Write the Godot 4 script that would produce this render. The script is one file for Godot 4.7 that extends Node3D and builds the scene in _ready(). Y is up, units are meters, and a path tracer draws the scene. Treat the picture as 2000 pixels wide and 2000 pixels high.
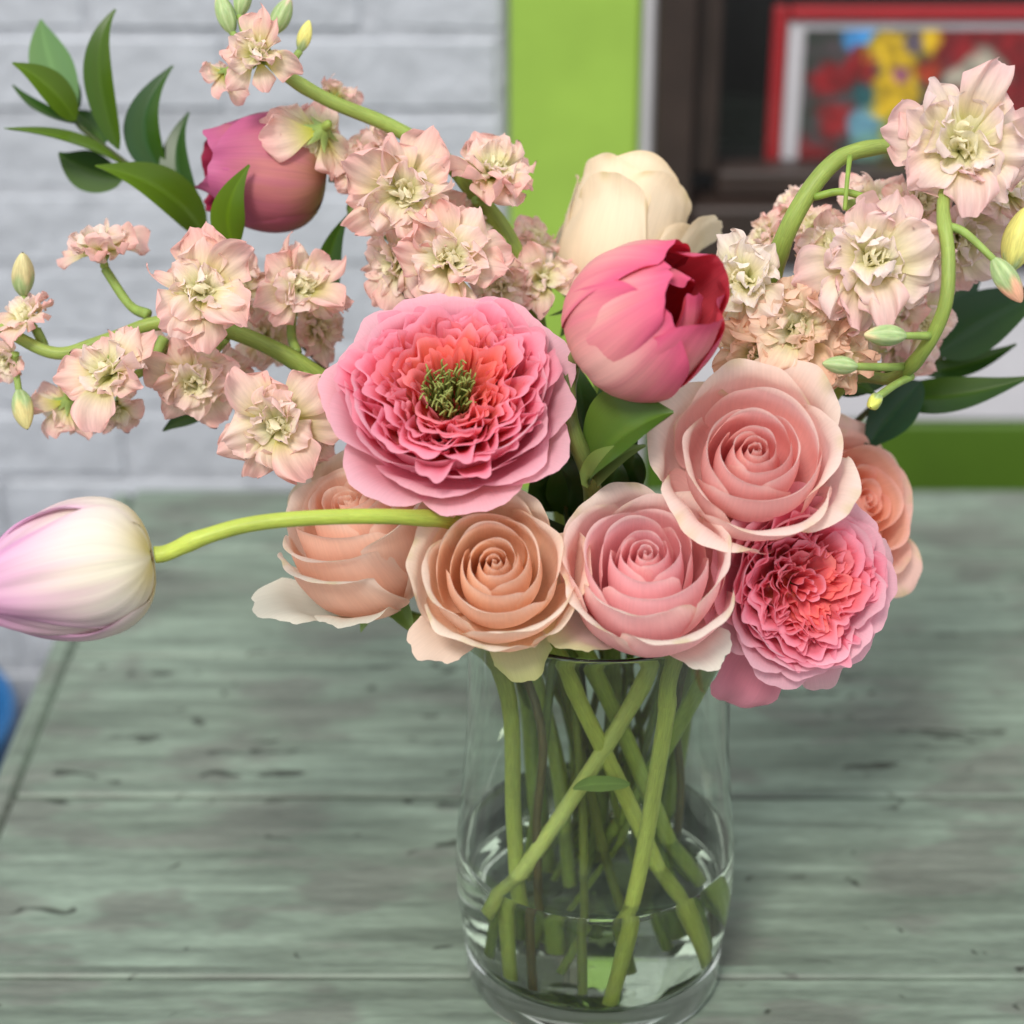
extends Node3D
# A bouquet of roses, garden roses, tulips and stock in a glass jar on a weathered green table in front of a painted brick shop front.

const FPX := 3900.0
const CAM := Vector3(0.0, 1.422, 0.836)
const TABLE := 0.75
const VX := 0.042
const WALL_Z := -0.72

var F: Vector3
var U: Vector3
var R: Vector3
var rng := RandomNumberGenerator.new()
var taken := {}
var M := {}


# ---------------------------------------------------------------- helpers
func at(px: float, py: float, d: float) -> Vector3:      # a point of the place: pixel direction and metres along the view axis
	return CAM + F * d + R * ((px - 1000.0) / FPX * d) - U * ((py - 1000.0) / FPX * d)


func towards(x: float, y: float, t: float) -> Vector3:   # a direction: right, up and towards the viewer
	return (R * x + U * y - F * t).normalized()


func rnd(a: float, b: float) -> float:
	return rng.randf_range(a, b)


func col(r: float, g: float, b: float) -> Color:
	return Color(r / 255.0, g / 255.0, b / 255.0).srgb_to_linear()


func numbered(n: String) -> String:
	if not taken.has(n):
		taken[n] = 0
		return n
	taken[n] += 1
	return "%s_%03d" % [n, taken[n]]


func tag(o: Node3D, label: String, category: String, group := "", kind := "") -> void:
	o.set_meta("label", label)
	if category != "":
		o.set_meta("category", category)
	if group != "":
		o.set_meta("group", group)
	if kind != "":
		o.set_meta("kind", kind)


func thing(called: String, label: String, category: String, where: Vector3, group := "") -> Node3D:
	var o := Node3D.new()
	o.name = numbered(called)
	add_child(o)
	o.position = where
	tag(o, label, category, group)
	return o


func obj(called: String, mesh: Mesh, mat: Material, parent: Node3D, x := Transform3D()) -> MeshInstance3D:   # x is in the world when the parent is a thing
	var o := MeshInstance3D.new()
	o.mesh = mesh
	o.material_override = mat
	if parent == self:
		o.name = numbered(called)
		add_child(o)
		o.transform = x
	else:
		var k := 0
		var n := called
		while parent.has_node(n):
			k += 1
			n = "%s_%03d" % [called, k]
		o.name = n
		parent.add_child(o)
		if parent.get_parent() == self:
			o.transform = Transform3D(Basis(), -parent.position) * x
		else:
			o.transform = x
	return o


func basis_y(a: Vector3, roll: float) -> Basis:
	var x := a.cross(Vector3(0.13, 0.2, 0.97)).normalized()
	if x.length() < 0.5:
		x = Vector3.RIGHT
	var z := x.cross(a).normalized()
	return Basis(x, a, z).rotated(a, roll)


func sm(a: float, b: float, x: float) -> float:
	return smoothstep(a, b, x)


func bez2(p: Array, t: float) -> Vector2:
	var s := 1.0 - t
	return p[0] * (s * s * s) + p[1] * (3.0 * s * s * t) + p[2] * (3.0 * s * t * t) + p[3] * (t * t * t)


func bez3(a: Vector3, b: Vector3, c: Vector3, t: float) -> Vector3:
	var s := 1.0 - t
	return a * (s * s) + b * (2.0 * s * t) + c * (t * t)


# a rectangular net of points as a smooth sheet; with a second colour set it becomes a thin lens-edged shell (thick metres)
func net(P: PackedVector3Array, C: PackedColorArray, T: PackedVector2Array, w: int, h: int, closed := false, C2 := PackedColorArray(), thick := 0.0) -> ArrayMesh:
	var n := P.size()
	var N := PackedVector3Array()
	N.resize(n)
	var I := PackedInt32Array()
	for j in h - 1:
		for i in (w if closed else w - 1):
			var a := j * w + i
			var b := j * w + (i + 1) % w
			var c := a + w
			var d := b + w
			var n1 := (P[b] - P[a]).cross(P[d] - P[a])
			var n2 := (P[d] - P[a]).cross(P[c] - P[a])
			N[a] += n1 + n2
			N[b] += n1
			N[d] += n1 + n2
			N[c] += n2
			I.append_array([a, d, b, a, c, d])
	for k in n:
		N[k] = N[k].normalized()
	var arr := []
	arr.resize(Mesh.ARRAY_MAX)
	if thick != 0.0:
		var P2 := PackedVector3Array()
		var N2 := PackedVector3Array()
		P2.resize(n)
		N2.resize(n)
		for k in n:
			var i := k % w
			var j := k / w
			var e := 1.0 if i > 0 and i < w - 1 and j < h - 1 else 0.0
			P2[k] = P[k] - N[k] * thick * e
			N2[k] = -N[k]
		var I2 := PackedInt32Array()
		for q in range(0, I.size(), 3):
			I2.append_array([I[q] + n, I[q + 2] + n, I[q + 1] + n])
		P = P + P2
		N = N + N2
		C = C + C2
		T = T + T
		I = I + I2
	arr[Mesh.ARRAY_VERTEX] = P
	arr[Mesh.ARRAY_NORMAL] = N
	arr[Mesh.ARRAY_COLOR] = C
	arr[Mesh.ARRAY_TEX_UV] = T
	arr[Mesh.ARRAY_INDEX] = I
	var m := ArrayMesh.new()
	m.add_surface_from_arrays(Mesh.PRIMITIVE_TRIANGLES, arr)
	return m


# a petal of a cup-shaped flower about the y axis
func cup_petal(p: Dictionary) -> ArrayMesh:
	var w: int = p.get("nu", 19)
	var h: int = p.get("nv", 16)
	var prof: Array = p.prof
	var vl: float = p.get("vl", 0.86)
	var lip: float = p.get("lip", 0.6)
	var ll: float = p.get("ll", 0.08)
	var side: float = p.get("side", 0.0)
	var drop: float = p.get("drop", 0.12)
	var dropp: float = p.get("dropp", 2.6)
	var tip: float = p.get("tip", 0.0)
	var spiral: float = p.get("spiral", 0.0)
	var ruf: float = p.get("ruf", 0.0)
	var rf: float = p.get("rf", 4.0)
	var edge: float = p.get("edge", 0.0)
	var ph: float = p.get("ph", 0.0)
	var th: float = p.th
	var hw: float = p.hw
	var w0: float = p.get("w0", 0.4)
	var wm: float = p.get("wm", 0.5)
	var w1: float = p.get("w1", 1.0)
	var fold: float = p.get("fold", 0.0)
	var tilt: float = p.get("tilt", 0.0)
	var crk: float = p.get("crk", 0.0)
	var ridge: float = p.get("ridge", 0.0)
	var streak: float = p.get("streak", 0.0)
	var stain: Color = p.get("stain", Color.WHITE)
	var st: float = p.get("st", 0.0)
	var cb: Color = p.cb
	var cm: Color = p.cm
	var ce: Color = p.ce
	var m0: float = p.get("m0", 0.15)
	var m1: float = p.get("m1", 0.75)
	var e0: float = p.get("e0", 0.8)
	var cs: Color = p.get("cs", cm)
	var sw: float = p.get("sw", 0.0)
	var two: bool = p.has("inn")
	var t1: Vector2 = (prof[3] - prof[2]).normalized()
	var n1 := Vector2(t1.y, -t1.x)
	var P := PackedVector3Array()
	var C := PackedColorArray()
	var C2 := PackedColorArray()
	var T := PackedVector2Array()
	for j in h:
		var v := float(j) / (h - 1)
		v = 1.0 - pow(1.0 - v, 1.25)
		for i in w:
			var u := 2.0 * i / (w - 1) - 1.0
			var au := absf(u)
			var len := 1.0 + tilt * u - drop * pow(au, dropp) + tip * exp(-u * u / 0.03) + edge * (sin(u * 9.0 + ph * 3.0) * 0.6 + sin(u * 21.0 + ph * 7.0) * 0.4)
			var vv := v * len
			var q: Vector2
			if vv <= vl:
				q = bez2(prof, vv / vl)
			else:
				var s := (vv - vl) / (1.0 - vl)
				var k := lip + side * u * u
				if absf(k) < 0.02:
					k = 0.02
				q = prof[3] + (t1 * sin(k * s) + n1 * (1.0 - cos(k * s))) * (ll / k)
			var wv := lerpf(w0, 1.0, sm(0.0, wm, v)) * lerpf(1.0, w1, sm(wm, 1.0, v))
			var f := th + u * hw * wv
			var wave := ruf * v * v * (sin(u * rf + ph) + 0.38 * sin(u * rf * 2.3 + ph * 2.1 + v * 2.0))
			wave += crk * v * sin(u * 11.0 + ph * 5.0 + v * 3.0) * sin(v * 13.0 + ph * 2.0 + u * 2.0)
			var rho := q.x * (1.0 + spiral * u) + wave + fold * v * (au - 0.4) - ridge * sm(0.0, 0.3, v) * (exp(-u * u / 0.006) + 0.35 * sin(u * 26.0) * (1.0 - v * 0.6))
			P.append(Vector3(rho * sin(f), q.y + wave * 0.3, rho * cos(f)))
			T.append(Vector2(u * 0.5 + 0.5, v))
			var e := sm(e0, 1.0, maxf(v, (au - 0.55) * 1.9 * sm(0.25, 0.7, v)))
			var c := cb.lerp(cm, sm(m0, m1, v))
			if sw > 0.0:
				c = c.lerp(cs, sw * exp(-u * u / 0.12) * (1.0 - sm(0.55, 1.0, v)))
			if streak > 0.0:
				c = c.lerp(ce, streak * sm(0.15, 0.5, v) * clampf(sin(u * 15.0 + ph * 4.0) * 0.5 + sin(u * 37.0 + ph) * 0.35 + sin(u * 4.0 + ph * 2.0) * 0.5, 0.0, 1.0))
			c = c.lerp(ce, e)
			if st > 0.0:
				c = c.lerp(stain, st * sm(0.86, 1.0, maxf(v, (au - 0.6) * 2.4 * sm(0.4, 0.8, v))) * clampf(sin(u * 7.0 + ph * 3.0) + 0.5 * sin(u * 19.0 + ph * 5.0) - 0.1, 0.0, 1.0))
			C.append(c)
			if two:
				C2.append(p.innb.lerp(p.inn, sm(0.1, 0.8, v)))
	return net(P, C, T, w, h, false, C2, p.get("thick", 0.0))


# a free petal or sepal: starts at the origin along +y and bends towards +z
func blade(p: Dictionary) -> ArrayMesh:
	var w: int = p.get("nu", 9)
	var h: int = p.get("nv", 11)
	var L: float = p.L
	var W: float = p.W
	var a0: float = p.get("a0", 0.2)
	var a1: float = p.get("a1", 1.2)
	var a2: float = p.get("a2", a1)
	var cup: float = p.get("cup", 0.0)
	var fold: float = p.get("fold", 0.0)
	var ruf: float = p.get("ruf", 0.0)
	var rf: float = p.get("rf", 4.0)
	var ph: float = p.get("ph", 0.0)
	var tw: float = p.get("tw", 0.0)
	var pointed: bool = p.get("pointed", false)
	var edge: float = p.get("edge", 0.0)
	var cb: Color = p.cb
	var cm: Color = p.cm
	var ce: Color = p.ce
	var P := PackedVector3Array()
	var C := PackedColorArray()
	var T := PackedVector2Array()
	var spine := Vector3.ZERO
	var last := 0.0
	for j in h:
		var v := float(j) / (h - 1)
		v = 1.0 - pow(1.0 - v, 1.4)
		var a := lerpf(a0, a1, sm(0.0, 0.6, v)) + (a2 - a1) * sm(0.55, 1.0, v)
		var dir := Vector3(0, cos(a), sin(a))
		spine += dir * (v - last) * L
		last = v
		var nrm := Vector3(0, -sin(a), cos(a))
		var side := Vector3.RIGHT.rotated(dir, tw * v)
		nrm = nrm.rotated(dir, tw * v)
		var wv: float
		if pointed:
			wv = W * pow(maxf(sin(PI * pow(v, 0.75)), 0.0), 0.9) + W * 0.12 * (1.0 - v)
		else:
			wv = W * (0.10 + 0.9 * sm(0.06, 0.74, v))
			if v > 0.80:
				var q := (v - 0.80) / 0.20
				wv *= sqrt(maxf(1.0 - q * q * 0.66, 0.0))
		for i in w:
			var u := 2.0 * i / (w - 1) - 1.0
			var r := ruf * sm(0.3, 1.0, v) * (sin(u * rf + ph + v * 1.5) + 0.6 * sin(u * rf * 1.9 + ph * 1.7)) * (0.25 + absf(u)) + ruf * 1.1 * v * v * sin(ph * 2.0 + u * 2.2)
			var e := dir * (edge * sm(0.6, 1.0, v) * sin(u * 6.0 + ph * 2.0) - (0.0 if pointed else 0.17) * L * u * u * sm(0.62, 1.0, v))
			r += ruf * 0.18 * sm(0.5, 1.0, maxf(v, absf(u) * sm(0.2, 0.5, v))) * sin(u * 15.0 + v * 8.0 + ph * 3.0)
			P.append(spine + side * (u * wv) - nrm * (cup * u * u * wv) - nrm * (fold * absf(u) * wv) + nrm * r + e)
			T.append(Vector2(u * 0.5 + 0.5, v))
			var c := cb.lerp(cm, sm(p.get("k0", 0.05), p.get("k1", 0.55), v))
			c = c.lerp(ce, sm(0.6, 1.0, maxf(v, absf(u) * sm(0.3, 0.7, v))))
			C.append(c)
	return net(P, C, T, w, h)


# a leaf laid along a curve in the world; face is the way its upper side looks
func leaf_mesh(a: Vector3, b: Vector3, c: Vector3, W: float, face: Vector3, o: Dictionary) -> ArrayMesh:
	var w: int = o.get("nu", 11)
	var h: int = o.get("nv", 22)
	var fold: float = o.get("fold", 0.25)
	var tw: float = o.get("tw", 0.0)
	var wave: float = o.get("wave", 0.0)
	var skew: float = o.get("skew", 0.0)
	var mid: float = o.get("mid", 0.42)
	var ca: Color = o.get("ca", col(52, 84, 26))
	var cbk: Color = o.get("cb", col(74, 104, 24))
	var thick: float = o.get("thick", 0.0004)
	var P := PackedVector3Array()
	var C := PackedColorArray()
	var C2 := PackedColorArray()
	var T := PackedVector2Array()
	var L := (c - a).length()
	var e := log(0.5) / log(mid)
	for j in h:
		var v := float(j) / (h - 1)
		var p := bez3(a, b, c, v)
		var t := (bez3(a, b, c, minf(v + 0.01, 1.0)) - bez3(a, b, c, maxf(v - 0.01, 0.0))).normalized()
		var s := t.cross(face).normalized()
		var n := s.cross(t).normalized()
		s = s.rotated(t, tw * (v - 0.3))
		n = n.rotated(t, tw * (v - 0.3))
		var wv := W * pow(maxf(sin(PI * pow(v, e)), 0.0), 1.15 if v > mid else 0.8) + 0.0006
		for i in w:
			var u := 2.0 * i / (w - 1) - 1.0
			var lift := fold * absf(u) * wv - fold * 0.4 * wv + wave * W * sin(v * 9.0 + u * 1.5 + W * 900.0) * absf(u)
			P.append(p + s * (u * wv + skew * wv * (1.0 - u * u)) + n * lift)
			T.append(Vector2(u * 0.5 + 0.5, v * maxf(1.0, L / maxf(W, 0.001) * 0.25)))
			var k := cbk.lerp(ca, 0.5 + 0.5 * u * signf(fold + 0.001))
			k = k.lerp(cbk * 1.35, exp(-u * u / 0.012) * 0.45)
			C.append(k)
			C2.append(k.lerp(col(110, 140, 90), 0.35))
	return net(P, C, T, w, h, false, C2, thick)


func spline(pts: Array, t: float) -> Vector3:
	var n := pts.size() - 1
	var f := clampf(t, 0.0, 1.0) * n
	var i := mini(int(f), n - 1)
	var k := f - i
	return pts[i].cubic_interpolate(pts[i + 1], pts[maxi(i - 1, 0)] if i > 0 else pts[0] * 2.0 - pts[1], pts[mini(i + 2, n)] if i + 2 <= n else pts[n] * 2.0 - pts[n - 1], k)


# a stem through points; radius and colour run from its foot to its top
func tube(pts: Array, r0: float, r1: float, c0: Color, c1: Color, per := 8, sides := 12, capped := true, knots := 0.0) -> ArrayMesh:
	var h := (pts.size() - 1) * per + 1
	var P := PackedVector3Array()
	var C := PackedColorArray()
	var T := PackedVector2Array()
	var x := Vector3.ZERO
	var rows := []
	for j in h:
		var t := float(j) / (h - 1)
		rows.append([spline(pts, t), lerpf(r0, r1, t), t])
	if capped:
		rows.push_front([rows[0][0], rows[0][1] * 0.02, 0.0])
		rows.push_back([rows[-1][0], rows[-1][1] * 0.02, 1.0])
	var run := 0.0
	for j in rows.size():
		var t: float = rows[j][2]
		var d := (spline(pts, minf(t + 0.01, 1.0)) - spline(pts, maxf(t - 0.01, 0.0))).normalized()
		if x == Vector3.ZERO:
			x = d.cross(Vector3(0.3, 0.1, 0.9)).normalized()
		x = (x - d * x.dot(d)).normalized()
		var y := d.cross(x)
		if j > 0:
			run += (rows[j][0] - rows[j - 1][0]).length()
		for i in sides:
			var a := TAU * i / sides
			var rr: float = rows[j][1] * (1.0 + 0.06 * sin(a * 2.0 + t * 5.0) + knots * pow(maxf(sin(t * 17.0), 0.0), 12.0))
			P.append(rows[j][0] + (x * cos(a) + y * sin(a)) * rr)
			C.append(c0.lerp(c1, t) * (0.90 + 0.06 * sin(a * 3.0 + t * 11.0) + 0.06 * sin(t * 23.0 + r0 * 9000.0) + 0.03 * sin(t * 61.0 + a)))
			T.append(Vector2(float(i) / sides * 2.0, run * 30.0))
	return net(P, C, T, sides, rows.size(), true)


func in_jar(p: Vector3) -> Vector3:      # stems stand inside the glass
	if p.y > TABLE + 0.23:
		return p
	p.y = maxf(p.y, TABLE + 0.025)
	var room := lerpf(0.056, 0.0610, sm(0.02, 0.06, p.y - TABLE)) - 0.006 * sm(0.09, 0.2, p.y - TABLE)
	var o := Vector2(p.x - VX, p.z)
	if o.length() > room:
		o = o.normalized() * room
	return Vector3(VX + o.x, p.y, o.y)


func way_points(way: Array) -> Array:
	var pts := []
	var inside := []
	for w in way:
		var p := in_jar(at(w[0], w[1], w[2]))
		if p.y < TABLE + 0.20:
			inside.append(p)
		else:
			pts.append(p)
	if inside.size() > 2:
		inside = [inside[0], inside[0].lerp(inside[-1], 0.5) + Vector3(0.002, 0, 0.001), inside[-1]]
	return inside + pts


func lathe(prof: Array, sides: int) -> ArrayMesh:
	var P := PackedVector3Array()
	var C := PackedColorArray()
	var T := PackedVector2Array()
	for j in prof.size():
		for i in sides:
			var a := -TAU * i / sides
			P.append(Vector3(prof[j].x * cos(a), prof[j].y, prof[j].x * sin(a)))
			C.append(Color.WHITE)
			T.append(Vector2(float(i) / sides, float(j) / prof.size()))
	return net(P, C, T, sides, prof.size(), true)


# a box with eased edges; hair is a small unevenness of its faces
func slab(size: Vector3, e: float, seed_ := 0, uneven := 0.0) -> ArrayMesh:
	var st := SurfaceTool.new()
	st.begin(Mesh.PRIMITIVE_TRIANGLES)
	var h := size * 0.5
	var r := RandomNumberGenerator.new()
	r.seed = seed_ + 77
	var cut := func(n: Vector3, a: Vector3, b: Vector3):
		var ha := absf(h.dot(a)) - e
		var hb := absf(h.dot(b)) - e
		var o := n * absf(h.dot(n))
		return [o - a * ha - b * hb, o + a * ha - b * hb, o + a * ha + b * hb, o - a * ha + b * hb]
	var quads := []
	var X := Vector3.RIGHT
	var Y := Vector3.UP
	var Z := Vector3.BACK
	for s in [1.0, -1.0]:
		quads.append([cut.call(X * s, Y, Z), X * s])
		quads.append([cut.call(Y * s, Z, X), Y * s])
		quads.append([cut.call(Z * s, X, Y), Z * s])
	for s in [1.0, -1.0]:
		for t in [1.0, -1.0]:
			var ex := X * (h.x - e)
			quads.append([[Y * s * h.y + Z * t * (h.z - e) - ex, Y * s * h.y + Z * t * (h.z - e) + ex, Z * t * h.z + Y * s * (h.y - e) + ex, Z * t * h.z + Y * s * (h.y - e) - ex], (Y * s + Z * t).normalized()])
			var ey := Y * (h.y - e)
			quads.append([[X * s * h.x + Z * t * (h.z - e) - ey, X * s * h.x + Z * t * (h.z - e) + ey, Z * t * h.z + X * s * (h.x - e) + ey, Z * t * h.z + X * s * (h.x - e) - ey], (X * s + Z * t).normalized()])
			var ez := Z * (h.z - e)
			quads.append([[X * s * h.x + Y * t * (h.y - e) - ez, X * s * h.x + Y * t * (h.y - e) + ez, Y * t * h.y + X * s * (h.x - e) + ez, Y * t * h.y + X * s * (h.x - e) - ez], (X * s + Y * t).normalized()])
	var skew := {}
	var place := func(v: Vector3):
		if uneven <= 0.0:
			return v
		var key := Vector3i(v.sign())
		if not skew.has(key):
			skew[key] = Vector3(r.randf_range(-1, 1), r.randf_range(-1, 1), r.randf_range(-1, 1)) * uneven
		return v + skew[key]
	for q in quads:
		var p: Array = q[0]
		var n: Vector3 = q[1]
		var o := [0, 1, 2, 0, 2, 3]
		if (p[2] - p[0]).cross(p[1] - p[0]).dot(n) < 0.0:
			o = [0, 2, 1, 0, 3, 2]
		for k in o:
			var v: Vector3 = place.call(p[k])
			st.set_normal(n)
			st.set_color(Color.WHITE)
			st.set_uv(Vector2(v.x, v.z))
			st.add_vertex(v)
	for s in [1.0, -1.0]:
		for t in [1.0, -1.0]:
			for k in [1.0, -1.0]:
				var n := Vector3(s, t, k).normalized()
				var a := Vector3(s * h.x, t * (h.y - e), k * (h.z - e))
				var b := Vector3(s * (h.x - e), t * h.y, k * (h.z - e))
				var c := Vector3(s * (h.x - e), t * (h.y - e), k * h.z)
				if (c - a).cross(b - a).dot(n) < 0.0:
					var z := b
					b = c
					c = z
				for v in [a, b, c]:
					st.set_normal(n)
					st.set_color(Color.WHITE)
					st.set_uv(Vector2(v.x, v.z))
					st.add_vertex(place.call(v))
	return st.commit()


# ---------------------------------------------------------------- materials
func streaks(w: int, h: int, lo: float, seed_: int, fx: float, fy: float) -> ImageTexture:
	var n := FastNoiseLite.new()
	n.seed = seed_
	n.frequency = 1.0
	n.fractal_octaves = 3
	var im := Image.create(w, h, false, Image.FORMAT_RGB8)
	for y in h:
		for x in w:
			var k := n.get_noise_2d(x * fx, y * fy) * 0.5 + 0.5
			var g := lerpf(lo, 1.0, clampf(k * 1.3 - 0.1, 0.0, 1.0))
			im.set_pixel(x, y, Color(g, g, g))
	return ImageTexture.create_from_image(im)


func flesh(tint: Color, rough: float, back: float, tex: Texture2D, bump := 0.02) -> StandardMaterial3D:
	var m := StandardMaterial3D.new()
	m.albedo_color = tint
	m.vertex_color_use_as_albedo = true
	m.roughness = rough
	m.metallic_specular = 0.35
	m.cull_mode = BaseMaterial3D.CULL_DISABLED
	if tex:
		m.albedo_texture = tex
		m.heightmap_enabled = bump > 0.0
		m.heightmap_texture = tex
		m.heightmap_scale = bump
	if back > 0.0:
		m.backlight_enabled = true
		m.backlight = Color(back, back, back).linear_to_srgb()
	return m


func noise_tex(freq: float, seed_: int, c0: Color, c1: Color, octaves := 4, size := 512) -> NoiseTexture2D:
	var n := FastNoiseLite.new()
	n.seed = seed_
	n.frequency = freq
	n.fractal_octaves = octaves
	var t := NoiseTexture2D.new()
	t.width = size
	t.height = size
	t.seamless = true
	t.noise = n
	var g := Gradient.new()
	g.set_color(0, c0)
	g.set_color(1, c1)
	t.color_ramp = g
	return t


func painted(c: Color, rough: float, lo: float, scale: float, bump: float, seed_: int) -> StandardMaterial3D:
	var m := StandardMaterial3D.new()
	m.albedo_color = c
	m.roughness = rough
	m.albedo_texture = noise_tex(0.012, seed_, Color(lo, lo, lo), Color.WHITE)
	m.uv1_triplanar = true
	m.uv1_world_triplanar = true
	m.uv1_scale = Vector3.ONE * scale
	if bump > 0.0:
		m.heightmap_enabled = true
		m.heightmap_texture = noise_tex(0.02, seed_ + 5, Color.BLACK, Color.WHITE, 5)
		m.heightmap_scale = bump
	return m


func table_image() -> Array:
	var s := 1024
	var im := Image.create(s, s, false, Image.FORMAT_RGB8)
	var hm := Image.create(s, s, false, Image.FORMAT_RGB8)
	var a := FastNoiseLite.new()
	a.seed = 3
	a.frequency = 1.0
	a.fractal_octaves = 4
	var b := FastNoiseLite.new()
	b.seed = 9
	b.frequency = 1.0
	b.fractal_octaves = 4
	var c := FastNoiseLite.new()
	c.seed = 21
	c.frequency = 1.0
	c.fractal_octaves = 2
	var green := Color(0.422, 0.474, 0.424)
	var pale := Color(0.478, 0.540, 0.486)
	var grey := Color(0.392, 0.408, 0.380)
	var dark := Color(0.20, 0.22, 0.19)
	for y in s:
		for x in s:
			var fx := float(x) / s
			var fy := float(y) / s
			var grain := a.get_noise_2d(fx * 7.0, fy * 70.0)
			var wear := b.get_noise_2d(fx * 7.0, fy * 12.0)
			var patch := b.get_noise_2d(fx * 3.0 + 40.0, fy * 6.0)
			var nick := c.get_noise_2d(fx * 24.0 + wear * 2.0, fy * 36.0) + 0.25 * b.get_noise_2d(fx * 4.0 + 9.0, fy * 4.0)
			var k := green.lerp(pale, clampf(0.5 + patch * 1.3 + grain * 0.35, 0.0, 1.0))
			k = k.lerp(grey, sm(0.02, 0.38, wear + grain * 0.35) * 0.72)
			var nk := sm(0.57, 0.71, nick)
			k = k.lerp(dark, nk * 0.8)
			k = k * (0.97 + grain * 0.20 + c.get_noise_2d(fx * 60.0, fy * 210.0) * 0.06)
			im.set_pixel(x, y, k)
			var g := clampf(0.6 + grain * 0.4 - nk * 0.5 - sm(0.02, 0.35, wear) * 0.15, 0.0, 1.0)
			hm.set_pixel(x, y, Color(g, g, g))
	return [ImageTexture.create_from_image(im), ImageTexture.create_from_image(hm)]


func print_image() -> ImageTexture:      # the picture behind the glass: a colour print of massed flowers, out of focus in the photograph
	var h := 128
	var w := 400
	var im := Image.create(w, h, false, Image.FORMAT_RGB8)
	var n := FastNoiseLite.new()
	n.seed = 5
	n.frequency = 0.045
	n.fractal_octaves = 3
	var red := Color(0.50, 0.05, 0.08)
	var wine := Color(0.44, 0.05, 0.08)
	var yellow := Color(0.76, 0.63, 0.10)
	var white := Color(0.62, 0.60, 0.54)
	var spots := [[0.38, 0.07, 0.15, Color(0.25, 0.55, 0.80)], [0.17, 0.35, 0.15, red], [0.38, 0.27, 0.17, red], [0.60, 0.16, 0.20, yellow], [0.65, 0.41, 0.22, yellow], [0.59, 0.58, 0.18, yellow], [0.65, 0.75, 0.17, Color(0.55, 0.56, 0.14)], [0.86, 0.07, 0.13, yellow], [0.66, 0.32, 0.07, Color(0.55, 0.32, 0.42)],
		[0.74, 0.09, 0.09, Color(0.36, 0.32, 0.38)], [0.26, 0.63, 0.17, red], [0.42, 0.46, 0.10, Color(0.10, 0.30, 0.32)], [0.44, 0.68, 0.15, Color(0.38, 0.58, 0.66)], [0.47, 0.85, 0.14, Color(0.40, 0.58, 0.52)], [1.16, 0.16, 0.30, wine], [1.42, 0.12, 0.25, wine], [1.5, 0.5, 0.3, wine], [1.2, 0.27, 0.16, white], [1.05, 0.35, 0.12, white], [1.3, 0.33, 0.12, white],
		[0.86, 0.30, 0.10, Color(0.60, 0.20, 0.10)], [0.06, 0.95, 0.22, wine], [1.08, 0.55, 0.14, red], [1.8, 0.3, 0.3, red], [2.1, 0.5, 0.3, yellow], [2.5, 0.3, 0.3, wine]]
	for y in h:
		for x in w:
			var fx := float(x) / h
			var fy := float(y) / h
			var d := n.get_noise_2d(x, y)
			var k := Color(0.12, 0.18, 0.14).lerp(Color(0.28, 0.24, 0.26), clampf(d + 0.5, 0, 1))
			for q in spots:
				var r: float = Vector2(fx - q[0], fy - q[1]).length() / q[2] + d * 0.5
				k = k.lerp(q[3] * (1.0 + d * 0.4), 1.0 - sm(0.6, 1.05, r))
			im.set_pixel(x, y, k)
	return ImageTexture.create_from_image(im)


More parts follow.
